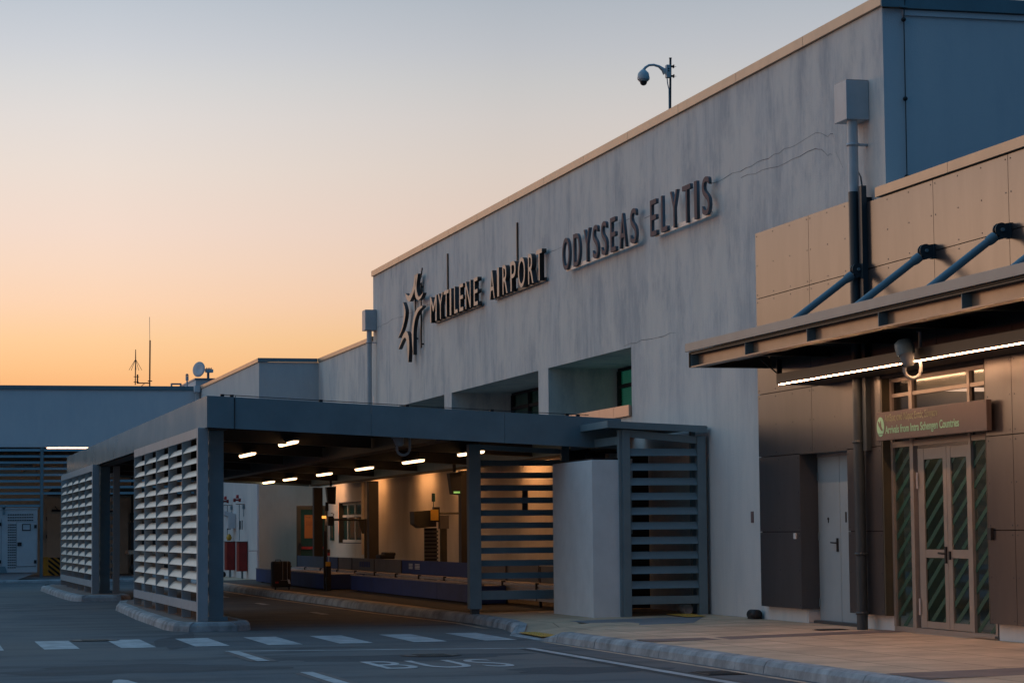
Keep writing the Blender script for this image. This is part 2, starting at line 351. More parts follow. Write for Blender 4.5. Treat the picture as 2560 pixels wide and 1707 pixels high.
def kerb_run(name, pts, w=.22, h=.15, side=1, step=1.0, lean=.05):
    """kerb stones laid one after another along pts, the road on their outer side"""
    mb = MB(); P = [Vector((p[0], p[1], 0)) for p in pts]; H = [p[2] if len(p) > 2 else h for p in pts]
    for i in range(len(P)-1):
        a, b = P[i], P[i+1]; d = b-a; n = max(1, round(d.length/step)); t = d.normalized(); nr = Vector((t.y, -t.x, 0))*side
        for k in range(n):
            s0 = a+d*(k/n)+t*.006; s1 = a+d*((k+1)/n)-t*.006; h0 = H[i]+(H[i+1]-H[i])*k/n; h1 = H[i]+(H[i+1]-H[i])*(k+1)/n
            j = random.uniform(-.003, .003)
            for (o0, z0, o1, z1, sm) in ((0, 0, lean*.35, .6, 1), (lean*.35, .6, lean, .9, 1), (lean, .9, lean+.05, 1, 1), (lean+.05, 1, w, 1, 0)):
                mb.add([s0+nr*(o0+j)+Vector((0, 0, z0*h0)), s1+nr*(o0+j)+Vector((0, 0, z0*h1)), s1+nr*(o1+j)+Vector((0, 0, z1*h1+(.004 if z1 == 1 else 0))), s0+nr*(o1+j)+Vector((0, 0, z1*h0+(.004 if z1 == 1 else 0)))], [(0, 1, 2, 3)], False)
            for s_, hh in ((s0, h0), (s1, h1)):
                mb.quad(s_+nr*j, s_+nr*(lean*.35+j)+Vector((0, 0, .6*hh)), s_+nr*(lean+j)+Vector((0, 0, .9*hh)), s_+nr*(lean+.05+j)+Vector((0, 0, hh+.004)), s_+nr*w+Vector((0, 0, hh)), s_+nr*w)
    return struct(name, mb, 'kerb')
kerb_run('kerb', [(9.55, 12), (9.55, 20), (9.53, 27.5), (9.48, 34.0)])
kerb_run('kerb', [(9.48, 34.0), (9.46, 34.9, .02), (9.48, 36.7, .02)], h=.15, step=.5)
kerb_run('kerb', [(9.48, 36.7, .03), (9.72, 37.4, .15), (10.0, 39.2, .15), (10.12, 41.8, .15), (10.07, 44, .15), (9.84, 48, .15), (9.66, 60, .15), (9.62, 77, .15), (9.62, 100, .15)])
def island(pts, name='traffic_island'):
    o = struct(name, MB().add([(p[0], p[1], .15) for p in inset(pts, .2)], [tuple(range(len(pts)))]), 'band')
    kerb_run('kerb', pts+[pts[0]], side=-1, w=.22, step=.9)
    return o
def inset(pts, d):
    n = len(pts); o = []
    for i in range(n):
        a, b, c = Vector(pts[i-1]), Vector(pts[i]), Vector(pts[(i+1) % n]); t1 = (b-a).normalized(); t2 = (c-b).normalized()
        n1 = Vector((-t1.y, t1.x)); n2 = Vector((-t2.y, t2.x)); m_ = (n1+n2).normalized(); o.append(b+m_*(d/max(.35, m_.dot(n1))))
    return o
island([(4.95, 40.45), (5.75, 40.42), (6.02, 40.75), (6.12, 41.4), (6.1, 46), (6.05, 52), (5.85, 54.8), (5.5, 55.8), (5.15, 55.2), (4.9, 53), (4.72, 47), (4.66, 41.5), (4.72, 40.8)])
island([(4.75, 60.4), (5.7, 60.2), (6.0, 60.8), (6.05, 64), (6.0, 72), (5.6, 74.6), (4.9, 75), (4.55, 73), (4.5, 65), (4.55, 61)])
# paving bands and tactile patches (sheets a few mm above the slabs)
def pz_(x, y): return .16+(x-10.8)/(13.9-10.8)*.035 if x > 10.8 else .155
def patch(name, pts, m, dz=.005):
    return struct(name, MB().add([(x, y, pz_(x, y)+dz) for x, y in pts], [tuple(range(len(pts)))]), m)
patch('paving_band', [(9.75, 30.35), (10.8, 30.5), (10.8, 31.25), (9.75, 31.1)], 'band'); patch('paving_band', [(10.8, 30.5), (13.6, 30.9), (13.6, 31.6), (10.8, 31.25)], 'band')
patch('paving_band', [(9.75, 21.7), (10.8, 21.9), (10.8, 22.9), (9.75, 22.7)], 'band'); patch('paving_band', [(10.8, 21.9), (13.6, 22.3), (13.6, 23.3), (10.8, 22.9)], 'band')
patch('ramp_path', [(10.8, 35.6), (12.2, 35.8), (13.2, 38.2), (10.8, 38.0)], 'ramp', .004); 
def stud_patch(pts, z, lab):
    n = 9; t = thing('tactile_paving', (sum(p[0] for p in pts)/4, sum(p[1] for p in pts)/4, z), lab, 'tactile paving')
    zf = lambda x: z if z < .1 else pz_(x, 0)+.012
    obj('tile', MB().quad(*[(x, y, zf(x)+.004) for x, y in pts]), 'yellow', t)
    mb = MB(); A, B, C_, D_ = [Vector((*p, 0)) for p in pts]
    for i in range(n):
        for j in range(n):
            u, v = (i+.5)/n, (j+.5)/n; p = A*(1-u)*(1-v)+B*u*(1-v)+C_*u*v+D_*(1-u)*v; p.z = zf(p.x)+.004
            mb.lathe(p, [(.02, 0), (.014, .006), (0.001, .007)], 6)
    obj('raised_dots', mb, 'yellow', t); return t
stud_patch([(9.52, 34.95), (9.80, 34.95), (10.05, 36.75), (9.60, 36.65)], .045, 'yellow tactile paving patch at the dropped kerb by the crossing')
stud_patch([(12.75, 37.75), (13.1, 37.8), (13.25, 39.05), (12.85, 39.2)], .18, 'yellow tactile paving strip on the pavement near the louvred enclosure')
# road markings
def blob(cx, cy, rx, ry, m, z=.002, n=26, name='road_patch', rot=0.):
    P = []
    for k in range(n):
        a = k*2*math.pi/n; r = 1+.18*math.sin(3*a+cx)+.10*math.sin(7*a+cy); x = rx*r*math.cos(a); y = ry*r*math.sin(a)
        P.append((cx+x*math.cos(rot)-y*math.sin(rot), cy+x*math.sin(rot)+y*math.cos(rot), z))
    return struct(name, MB().add(P, [tuple(range(n))]), m)
blob(4.35, 37.1, .28, 2.6, 'oldasphalt', rot=-.16); blob(6.4, 30.9, 1.7, .8, 'oldasphalt', .0015); blob(3.0, 29.5, 1.6, 1.0, 'oldasphalt', .0018); blob(7.9, 27.2, .9, .7, 'oldasphalt', .0016); blob(5.2, 49, .3, 3.0, 'oldasphalt', .002) if False else None
def road_crack(pts):
    mb = MB(); P = []
    for a, b in zip(pts, pts[1:]):
        for k in range(8): P.append((a[0]+(b[0]-a[0])*k/8+random.uniform(-.03, .03), a[1]+(b[1]-a[1])*k/8+random.uniform(-.06, .06)))
    for a, b in zip(P, P[1:]): mb.quad((a[0]-.012, a[1]-.03, .003), (b[0]+.012, b[1]-.03, .003), (b[0]+.012, b[1]+.03, .003), (a[0]-.012, a[1]+.03, .003))
    return struct('road_crack', mb, 'blackp')
road_crack([(3.9, 46), (4.3, 42.5), (4.6, 39.4), (5.0, 36.2), (5.3, 33.9)]); road_crack([(2.4, 45.5), (3.4, 44.0), (4.5, 43.2)]); road_crack([(5.4, 33.8), (6.6, 33.9), (8.0, 33.3)])
def mark(pts, m='paint', z=.004, name='road_marking'):
    return struct(name, MB().add([(x, y, z) for x, y in pts], [tuple(range(len(pts)))]), m)
for x in (-.95, .12, 1.2, 2.27, 3.32, 4.37, 5.43, 6.52, 7.6, 8.68):
    s = random.uniform(-.03, .03); mark([(x+s, 35.1), (x+.50+s, 35.1), (x+.54+s, 37.9), (x+.03+s, 37.9)], name='crosswalk_stripe')
mark([(4.6, 33.42), (8.62, 32.48), (8.62, 32.62), (4.6, 33.57)])
mark([(8.48, 20), (8.86, 20), (8.84, 32.4), (8.50, 32.4)], 'blackp', .004); mark([(8.58, 20), (8.72, 20), (8.72, 32.5), (8.59, 32.5)], z=.008)
for x, y0, y1 in ((4.69, 30.6, 33.3), (4.79, 25.2, 28.0), (4.86, 20, 22.6)):
    mark([(x-.17, y0), (x+.19, y0), (x+.17, y1-.1), (x-.16, y1-.1)], 'oldp', .004); mark([(x-.08, y0), (x+.08, y0), (x+.07, y1), (x-.08, y1)], z=.008)
mark([(2.42, 22), (2.62, 22), (2.72, 26.6), (2.66, 27.3), (2.58, 27.45), (2.50, 27.3), (2.42, 26.6)])
for a, b in ((8.44, 55.1), (8.50, 47.9), (8.50, 62.2), (8.45, 69.5)): mark([(a, b), (a+.16, b), (a+.15, b+1.5), (a, b+1.5)])
mark([(9.36, 12), (9.46, 12), (9.42, 34.4), (9.33, 34.4)], 'cream'); mark([(9.72, 39.5), (9.82, 39.3), (9.94, 42), (9.88, 44), (9.66, 48), (9.48, 60), (9.44, 76), (9.34, 76), (9.36, 60), (9.54, 48), (9.76, 44), (9.84, 42)], 'cream')
me = text_mesh('BUS', 1.62, 1.75, .001, .0, 1.08)
for v in me.vertices: v.co = Vector((5.80+v.co.x, 28.25+v.co.y-.03*v.co.x, .005+v.co.z))
me.materials.append(M['paint']); o = bpy.data.objects.new('road_marking', me); COL.objects.link(o); o['kind'] = 'structure'
def cover(x, y, rx, ry, lab, z=.004, rect=False):
    t = thing('drain_cover', (x, y, z), lab, 'drain cover')
    n = 4 if rect else 28; a0 = math.pi/4 if rect else 0
    P = [(x+rx*math.cos(a0+k*2*math.pi/n), y+ry*math.sin(a0+k*2*math.pi/n)) for k in range(n)]
    obj('frame', MB().prism([(x+(p[0]-x)*1.12, y+(p[1]-y)*1.12) for p in P], 2, z, z+.003), 'dark', t)
    mb = MB().prism(P, 2, z+.003, z+.008)
    for k in range(-3, 4): mb.box(x-rx*.6, x+rx*.6, y+k*ry*.2-.02, y+k*ry*.2+.02, z+.008, z+.012)
    obj('lid', mb, 'black', t)
cover(6.98, 31.15, .36, .36, 'round iron manhole cover in the road just above the word BUS')
cover(3.18, 37.8, .34, .30, 'round iron manhole cover between two crosswalk stripes')
cover(9.1, 25.9, .30, .42, 'square iron drain grating in the gutter beside the lane line', rect=True)
cover(13.0, 32.15, .30, .16, 'narrow dark floor grating at the foot of the downpipe', z=.187, rect=True)

# ================================================================== TERMINAL (tall block)
T1 = thing('terminal_building', (XW, 50, 0), 'tall grey rendered terminal block with raised name lettering along its wall', 'building')
def wallgrid(mb, X, ys, zs, holes):
    for y0, y1 in zip(ys, ys[1:]):
        for z0, z1 in zip(zs, zs[1:]):
            if any(h[0] <= y0 and y1 <= h[1] and h[2] <= z0 and z1 <= h[3] for h in holes): continue
            mb.quad((X, y1, z0), (X, y0, z0), (X, y0, z1), (X, y1, z1))
RZ0, RZ1 = 3.76, 5.05
openings = [(43.33, 49.2), (50.0, 58.2), (59.0, 66.8)]
mb = MB(); ys = sorted({31.29, 68.02, 34.48-2.2, *[v for o in openings for v in o]}); ys = [31.29, 32.62, 34.52]+[v for o in openings for v in o]+[68.02]
wallgrid(mb, XW, ys, [-.05, 2.74, RZ0, RZ1, 8.96], [(a, b, RZ0, RZ1) for a, b in openings]+[(32.62, 34.52, -.05, 2.74)])
# lower wall in front of the arrivals entrance
wallgrid(mb, XW, [28.05, 31.29], [3.7, 6.3], [])
wallgrid(mb, XW, [15, 28.05], [-.05, 6.3], [])
for a, b in openings:
    mb.quad((XW, b, RZ0), (15.22, b, RZ0), (15.22, b, RZ1), (XW, b, RZ1)); mb.quad((XW, a, RZ0), (XW, a, RZ1), (15.22, a, RZ1), (15.22, a, RZ0))
    mb.quad((XW, a, RZ1), (XW, b, RZ1), (15.22, b, RZ1), (15.22, a, RZ1)); mb.quad((XW, a, RZ0), (15.22, a, RZ0), (15.22, b, RZ0), (XW, b, RZ0))
    mb.quad((15.22, a, RZ0), (15.22, b, RZ0), (15.22, b, RZ1), (15.22, a, RZ1))
obj('wall', mb, 'wall', T1)
obj('wall', MB().quad((XW, 31.29, 0), (24, 31.29, 0), (24, 31.29, 8.93), (XW, 31.29, 8.93)).quad((24, 31.29, 0), (24, 68.02, 0), (24, 68.02, 8.96), (24, 31.29, 8.93)).quad((XW, 68.02, 0), (24, 68.02, 0), (24, 68.02, 8.96), (XW, 68.02, 8.96)), 'wall_blue', T1, 'smooth bluish side wall of the terminal')
obj('roof', MB().box(13.7, 24, 31.4, 68, 8.6, 8.9), 'deck', T1)
mb = MB(); y = 31.23
while y < 68.0:
    y2 = min(y+3.0, 68.06); mb.box(XW-.05, XW+.35, y, y2-.012, 8.965, 9.12); y = y2
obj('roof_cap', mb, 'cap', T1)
obj('roof_cap', MB().box(XW+.36, 24, 31.22, 31.6, 8.935, 9.13).box(XW-.048, XW+.355, 31.205, 31.228, 8.94, 9.13), 'steel', T1, 'dark metal flashing on the side wall')
obj('cornice', MB().box(XW+.3, 24, 31.26, 31.287, 8.84, 8.915), 'wall_blue', T1)
for a, b in openings:
    w = obj('window', MB().box(15.12, 15.2, a+.05, b-.05, 4.98, 5.04).box(15.12, 15.2, a+.05, b-.05, RZ0+.02, RZ0+.12).box(15.12, 15.2, a+.05, b-.05, 4.62, 4.70), 'dark', T1)
    mb = MB(); yy = b-.15
    n = max(2, round((b-a)/1.6))
    for k in range(n+1): mb.box(15.1, 15.195, a+.05+(b-a-.15)*k/n, a+.10+(b-a-.15)*k/n, RZ0+.12, 4.98)
    obj('mullion', mb, 'dark', w)
    mb = MB()
    for k in range(24): mb.box(15.19, 15.205, a+.1, b-.1, RZ0+.15+k*.05, RZ0+.185+k*.05)
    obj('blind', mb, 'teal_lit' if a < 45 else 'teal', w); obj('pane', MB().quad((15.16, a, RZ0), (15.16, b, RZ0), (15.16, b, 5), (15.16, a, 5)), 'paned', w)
    mb = MB(); yy = a+.02
    while yy < b-.05:
        y2 = min(yy+.97, b-.02); mb.box(XW-.06, XW-.02, yy, y2-.012, RZ0+.0, 3.965); yy = y2
    mb.box(XW-.015, XW+.12, a+.02, b-.02, RZ0+.01, 3.95); obj('parapet', mb, 'parapet_sunset', T1, 'low metal parapet in the window opening, sunset reflection in its colour')
# cracks
def ribbon(pts, w=.010, x=XW-.003):
    mb = MB(); P = []
    for (a, b) in zip(pts, pts[1:]):
        n = max(2, int(abs(a[0]-b[0])+abs(a[1]-b[1]))*5)
        for k in range(n): P.append((a[0]+(b[0]-a[0])*k/n+random.uniform(-.01, .01), a[1]+(b[1]-a[1])*k/n+random.uniform(-.022, .022)))
    P.append(pts[-1])
    for (a, b) in zip(P, P[1:]):
        ww = w*random.uniform(.4, 1.1); mb.quad((x, a[0], a[1]-ww/2), (x, b[0], b[1]-ww/2), (x, b[0], b[1]+ww/2), (x, a[0], a[1]+ww/2))
    return mb
for p in ([(38.66, 7.47), (38.0, 7.48), (37.2, 7.49), (35.9, 7.51), (34.7, 7.54), (33.87, 7.58), (33.4, 7.45), (33.19, 7.47), (33.1, 7.19), (32.83, 6.88)], [(37.2, 7.38), (35.5, 7.3), (33.88, 7.34), (33.67, 7.31), (33.41, 7.17), (33.23, 7.14)],
          [(49.0, 7.5), (48.03, 7.49)], [(44.1, 7.5), (43.31, 7.48)], [(42.4, 7.36), (41.9, 7.36)], [(67.5, 7.44), (66.49, 7.45), (65.53, 7.49), (64, 7.47), (62.44, 7.45), (61.31, 7.47), (60.58, 7.47)], [(43.78, 5.08), (43.0, 5.12), (41.34, 5.11), (40.66, 5.1)]):
    obj('crack', ribbon(p), 'crack', T1)
for y0, z0, z1 in ((58.45, 7.60, 8.54), (51.6, 7.60, 8.45)):
    tag(obj('cable_conduit', MB().box(XW-.035, XW-.004, y0-.035, y0+.035, z0, z1), 'black'), 'thin dark conduit rising above the %s' % ('second T of the lettering, nearer the star emblem' if y0 > 55 else 'P of AIRPORT'), 'conduit')
# lightning conductor on the side wall
t = thing('lightning_cable', (13.9, 31.2, 6.3), 'thin dark cable clipped down the bluish side wall of the terminal', 'cable')
obj('cable', MB().tube([(13.93, 31.22, 9.14), (13.91, 31.19, 9.1), (13.905, 31.24, 8.8), (13.90, 31.24, 6.35)], .009, 6), 'pipe_d', t)
for z in (8.77, 7.64, 6.53): obj('clip', MB().lathe((13.9, 31.24, z), [(.001, -.03), (.03, -.02), (.034, .0), (.03, .02), (.001, .03)], 10, (0, 1, 0)), 'black', t)
# ------------------------------------------------------------------ rain pipes with hopper heads
def rainpipe(y, xh, hz0, hz1, ylen, px, zswitch, zb, lab):
    t = thing('downpipe', (px, y, zb), lab, 'downpipe')
    obj('hopper', MB().box(xh, XW-.004, y, y+ylen, hz0, hz1), 'pipe_l', t, bev=.006)
    obj('lid', MB().box(xh+.01, XW-.006, y+.01, y+ylen-.01, hz1+.001, hz1+.014), 'capd', t)
    obj('pipe', MB().tube([(px, y+.12, zswitch), (px, y+.12, hz0+.02)], .075, 16), 'pipe_l', t)
    if zswitch > zb: obj('pipe', MB().tube([(px, y+.12, zb), (px, y+.12, zswitch-.002)], .078, 16), 'pipe_d', t, 'dark lower length of downpipe')
    for z in ((hz0-.35), (hz0-4.6), 1.25, .42):
        if z > zb: obj('bracket', MB().lathe((px, y+.12, z), [(.078, -.02), (.092, -.018), (.092, .018), (.078, .02)], 16).box(px+.06, XW-.005 if z > 6.4 else XC-.002, y+.08, y+.16, z-.015, z+.015), 'pipe_d' if z < zswitch else 'pipe_l', t)
    return t
rainpipe(31.82, 13.25, 7.43, 7.99, .46, 13.385, 6.40, .19, 'downpipe with square hopper head at the corner of the terminal, dark at its lower end')
rainpipe(67.5, 13.26, 7.38, 7.95, .46, 13.40, 3.9, 3.5, 'downpipe with square hopper head beyond the star emblem, far corner of the terminal')
tag(obj('cable_duct', MB().box(13.40, XC-.002, 31.70, 31.82, 2.7, 6.46).tube([(13.45, 31.78, 6.45), (13.5, 31.95, 6.62), (13.5, 32.05, 6.72)], .012, 6), 'pipe_d'), 'square duct in the dark tone of its shaded side, running up the cladding beside the downpipe', 'duct')  # shade of the unlit side painted over the whole duct
tag(obj('wall_plate', MB().box(XW-.012, XW-.002, 36.85, 36.96, 1.72, 1.9), 'letter2'), 'small reddish plate on the pale wall left of the cladding', 'wall plate')
t = thing('wall_vent', (13.45, 36.6, .185), 'small black tube fitting on the pavement against the pale wall', 'vent')
obj('body', MB().lathe((13.48, 36.42, .26), [(.001, 0), (.08, .0), (.08, .3), (.055, .3), (.05, .24), (.001, .24)], 18, (0, 1, 0)), 'black', t); obj('foot', MB().box(13.41, 13.56, 36.44, 36.7, .185, .215), 'black', t)

# ================================================================== SIGN LETTERING
def word(name_label, letters, xf, depth, mface, mside, rail=None, off=.03):
    t = thing('wall_sign', (xf, letters[0][1], 6.92), name_label, 'wall sign', 'raised words on the terminal wall')
    for ch, yl, yr in letters:
        w = yl-yr; me = text_mesh(ch, w, .655, depth/2, off)
        o = wall_text('letter', me, yl, 6.915, xf+depth/2+.004, mside, t)
        me2 = text_mesh(ch, w, .655, .002, off); wall_text('face', me2, yl, 6.915, xf, mface, o)
    if rail: obj('rail', MB().box(xf+depth+.002, xf+depth+.03, letters[-1][2]+.08, letters[0][1]-.12, 6.895, 6.975), rail, t)
    return t
word('raised word MYTILENE with dark sides, right of the star emblem', [('M', 59.80, 59.06), ('Y', 58.90, 58.36), ('T', 58.24, 57.72), ('I', 57.60, 57.44), ('L', 57.12, 56.78), ('E', 56.57, 56.18), ('N', 55.94, 55.42), ('E', 55.10, 54.72)], 13.43, .10, 'letter', 'letterd', 'letterd', .0)
word('raised word AIRPORT with dark sides, after MYTILENE', [('A', 53.57, 53.10), ('I', 52.85, 52.69), ('R', 52.36, 51.92), ('P', 51.65, 51.20), ('O', 50.98, 50.40), ('R', 50.13, 49.70), ('T', 49.46, 49.00)], 13.43, .10, 'letter', 'letterd', 'letterd', .0)
word('raised word ODYSSEAS with thin red brown letters on a pale rail', [('O', 47.42, 46.88), ('D', 46.60, 46.13), ('Y', 45.84, 45.42), ('S', 45.22, 44.86), ('S', 44.64, 44.28), ('E', 44.03, 43.69), ('A', 43.44, 43.02), ('S', 42.75, 42.38)], 13.43, .05, 'letter2', 'letterb', 'rail', .0)
word('raised word ELYTIS with thin red brown letters on a pale rail, nearest the corner', [('E', 41.54, 41.18), ('L', 40.90, 40.57), ('Y', 40.38, 39.98), ('T', 39.71, 39.27), ('I', 39.07, 38.93), ('S', 38.66, 38.28)], 13.43, .05, 'letter2', 'letterb', 'rail', .0)
em = thing('star_emblem', (13.4, 62, 6.1), 'large four-bladed star emblem of curved dark and tan metal left of the lettering', 'emblem')
def smooth(pts, n=3):
    P = [Vector(p) for p in pts]
    for _ in range(n-1):
        Q = []
        for a, b in zip(P, P[1:]+P[:1]): Q += [a*.75+b*.25, a*.25+b*.75]
        P = Q
    return P
def crescent(outer, inner):
    def cr(p, k=6):
        o = []
        for i in range(len(p)-1):
            p0, p1, p2, p3 = [Vector(p[max(0, min(len(p)-1, j))]) for j in (i-1, i, i+1, i+2)]
            for s in range(k):
                t_ = s/k; o.append(.5*((2*p1)+(p2-p0)*t_+(2*p0-5*p1+4*p2-p3)*t_*t_+(3*p1-p0-3*p2+p3)*t_**3))
        o.append(Vector(p[-1])); return o
    return cr(outer)+list(reversed(cr(inner)))
blades = [
    crescent([(61.50, 8.33), (61.66, 8.06), (62.0, 7.89), (62.28, 7.85), (62.68, 7.96)], [(61.28, 8.30), (61.40, 8.04), (61.70, 7.85), (62.10, 7.70), (62.42, 7.74), (62.66, 7.92)]),
    crescent([(61.10, 8.31), (61.28, 8.05), (61.25, 7.88), (61.1, 7.74), (60.9, 7.70), (60.50, 7.76)], [(61.28, 8.34), (61.45, 8.04), (61.49, 7.88), (61.36, 7.71), (61.05, 7.62), (60.72, 7.66), (60.52, 7.74)]),
    crescent([(62.98, 7.75), (62.78, 7.62), (62.66, 7.45), (62.78, 7.25), (63.1, 7.03), (63.6, 6.84)], [(63.0, 7.73), (62.90, 7.63), (62.86, 7.45), (62.95, 7.27), (63.18, 7.06), (63.6, 6.86)]),
    crescent([(60.56, 7.40), (61.12, 7.32), (61.48, 7.15), (61.66, 6.91), (61.70, 6.62), (61.72, 6.25)], [(60.62, 7.44), (61.2, 7.42), (61.64, 7.24), (61.87, 6.93), (61.86, 6.6), (61.74, 6.25)]),
    crescent([(63.56, 6.53), (63.15, 6.70), (62.86, 6.78), (62.68, 6.77), (62.54, 6.66), (62.46, 6.44), (62.38, 6.10)], [(63.58, 6.55), (63.1, 6.82), (62.76, 6.93), (62.55, 6.93), (62.34, 6.83), (62.22, 6.62), (62.24, 6.38), (62.34, 6.10)])]
for b in blades:
    o = obj('blade', MB().prism(b, 0, 13.405, 13.50), 'letterd', em)
    obj('face', MB().prism(b, 0, 13.400, 13.404), 'letter', o)
obj('frame', MB().box(13.52, 13.55, 61.3, 61.36, 6.4, 8.1).box(13.52, 13.55, 62.0, 62.06, 6.6, 7.9).tube([(13.45, 60.95, 8.2), (13.43, 60.7, 8.42)], .018, 6), 'black', em)
for y_, z_ in ((61.33, 8.0), (61.33, 6.5), (62.03, 6.7), (62.03, 7.8)): obj('stud', MB().box(13.551, XW-.002, y_-.02, y_+.02, z_-.02, z_+.02), 'black', em)

# ================================================================== CLADDED ARRIVALS BLOCK
A = thing('arrivals_building', (XC, 30, 0), 'low brown metal clad arrivals block with double glass doors', 'building')
def panels(rects, th=.035):
    mb = MB()
    for (y0, y1, z0, z1) in rects: mb.box(XC, XC+th, y0+.006, y1-.006, z0+.006, z1-.006)
    return mb
rows = [.40, 1.57, 2.75, 3.74, 5.27, 6.33]
rc = []
for (y0, y1) in ((33.95, 36.25), (31.78, 33.95)):
    rc += [(y0, y1, 3.74, 5.27), (y0, y1, 5.27, 6.33)]
rc += [(33.95, 36.25, 2.75, 3.74), (31.36, 33.95, 2.75, 3.74), (34.49, 36.25, .40, 1.57), (34.49, 36.25, 1.57, 2.75),
       (31.36, 32.62, .40, 1.57), (31.36, 32.62, 1.57, 2.75)]
ye = [31.78, 29.47, 27.25, 24.95, 22.6, 20.2, 17.8]
for a, b in zip(ye[1:], ye): rc += [(a, b, 3.74, 5.27), (a, b, 5.27, 6.225)]
for a, b in ((27.3, 28.05), (24.95, 27.3), (22.6, 24.95), (20.2, 22.6)): rc += [(a, b, 2.75, 3.74), (a, b, 1.57, 2.75), (a, b, .40, 1.57)]
obj('cladding', panels(rc), 'clad', A)
mb = MB().box(XC+.036, XW-.004, 34.49, 36.24, .41, 2.74).box(XC+.036, XW-.004, 31.79, 36.24, 2.75, 6.31).box(XC+.036, XW-.004, 31.37, 32.61, .41, 2.74)
mb.box(XC+.036, XW-.004, 17.8, 31.78, 3.74, 6.2).box(XC+.036, XW-.004, 17.8, 28.04, .41, 3.73)
obj('backing', mb, 'dark', A)
mb = MB(); y = 17.8
for y2 in (20.2, 23.2, 26.2, 28.9, 31.30): mb.box(XC-.05, XW+.2, y, y2-.01, 6.235, 6.37); y = y2
obj('roof_cap', mb, 'cap', A)
mb = MB()
for (y0, y1, z0, z1) in rc:
    ny = max(1, round((y1-y0)/.75)); nz = max(1, round((z1-z0)/.5))
    for i in range(ny+1):
        for k in range(nz+1):
            yy = y0+.07+(y1-y0-.14)*i/ny; zz = z0+.06+(z1-z0-.12)*k/nz
            mb.lathe((XC-.004, yy, zz), [(.001, 0), (.011, .001), (.012, .005)], 6, (1, 0, 0))
obj('screws', mb, 'pipe_d', A)
obj('roof', MB().box(XW+.02, 24, 17.8, 31.28, 5.9, 6.2), 'deck', A)
# reveals of both recesses and the soffits over them
obj('reveal', MB().box(XC+.002, 13.77, 34.485, 34.52, .40, 2.74).box(XC+.002, 13.78, 32.62, 34.484, 2.74, 2.755), 'clad', A, 'dark metal reveal of the grey door recess')
obj('reveal', MB().box(XC+.002, 13.66, 31.32, 31.358, .40, 3.69), 'olive', A, 'dark left reveal of the glass entrance'); obj('reveal', MB().box(XC+.002, 13.66, 28.055, 28.075, .40, 3.69), 'olive', A, 'dark right reveal of the glass entrance')
obj('plinth', MB().box(XW-.002, 13.90, 34.521, 34.60, .1, .40), 'wall_plain', A)
obj('soffit', MB().box(XC+.004, 13.66, 28.08, 31.31, 3.69, 3.735), 'dark', A)
obj('junction_box', MB().box(XC-.02, XC-.002, 34.66, 34.75, 1.46, 1.55), 'wall_plain', A); obj('card_reader', MB().box(XC-.045, XC-.002, 27.89, 27.99, 1.45, 1.6), 'black', A)
obj('label_plate', MB().box(XC-.012, XC-.002, 32.66, 32.7, 1.7, 1.85), 'dark', A)
# grey service door
D = obj('service_door', MB().box(13.77, 13.80, 33.63, 34.484, .235, 2.69), 'door', A, 'flat grey steel service door'); obj('leaf', MB().box(13.77, 13.80, 32.62, 33.615, .235, 2.69), 'door', D)
obj('door_frame', MB().box(13.76, 13.80, 32.62, 34.484, 2.692, 2.738).box(XW+.01, 13.80, 32.6, 32.618, .2, 2.74), 'capd', A); obj('threshold', MB().box(13.66, 13.80, 32.63, 34.48, .15, .232), 'pipe_d', A)
obj('handle', MB().box(13.745, 13.768, 33.70, 33.74, 1.27, 1.47).tube([(13.76, 33.72, 1.40), (13.715, 33.72, 1.40), (13.715, 33.88, 1.405)], .011, 8), 'black', D)
obj('lock', MB().lathe((13.755, 34.08, 1.76), [(.001, 0), (.02, .0), (.022, .014)], 10, (1, 0, 0)).box(13.76, 13.768, 34.07, 34.09, 1.70, 1.78), 'black', D)
for z in (.5, 1.5, 2.4): obj('hinge', MB().tube([(13.762, 34.47, z-.06), (13.762, 34.47, z+.06)], .012, 8), 'steel', D)
# glass entrance
G = obj('glass_entrance', MB().box(13.60, 13.66, 28.12, 31.31, .19, .26).box(13.60, 13.66, 28.12, 31.31, 2.725, 2.80).box(13.60, 13.66, 28.12, 31.31, 3.42, 3.47).box(13.60, 13.66, 28.12, 31.31, 3.63, 3.685)
        .box(13.595, 13.665, 31.24, 31.31, .26, 3.63).box(13.59, 13.665, 30.55, 30.66, .26, 3.63).box(13.59, 13.665, 28.74, 28.81, .26, 3.63).box(13.595, 13.665, 28.08, 28.14, .19, 3.63), 'doorf', A, 'bronze framed glass entrance screen')
for (y0, y1, gy) in ((29.535, 30.44, 0), (28.83, 29.525, 1)):
    lf = obj('door_leaf', MB().box(13.613, 13.65, y0+.08, y1-.08, .27, .36).box(13.613, 13.65, y0+.08, y1-.08, 2.53, 2.68).box(13.613, 13.65, y0+.08, y1-.08, 1.21, 1.32)
             .box(13.61, 13.652, y0, y0+(.11 if gy == 0 else .09), .27, 2.68).box(13.61, 13.652, y1-(.19 if gy == 0 else .12), y1, .27, 2.68), 'doorf', G)
for y0, y1, z0, z1 in ((29.6, 30.3, .34, 2.56), (28.9, 29.45, .34, 2.56), (30.66, 31.25, .26, 2.73), (28.13, 28.75, .26, 2.73), (30.66, 31.25, 2.8, 3.43), (28.81, 30.56, 2.8, 3.43), (28.13, 28.75, 2.8, 3.43), (30.66, 31.25, 3.46, 3.64), (28.81, 30.56, 3.46, 3.64), (28.13, 28.75, 3.46, 3.64)):
    obj('pane', MB().quad((13.63, y0, z0), (13.63, y1, z0), (13.63, y1, z1), (13.63, y0, z1)), 'paned' if z1 < 2.8 else 'pane', G)
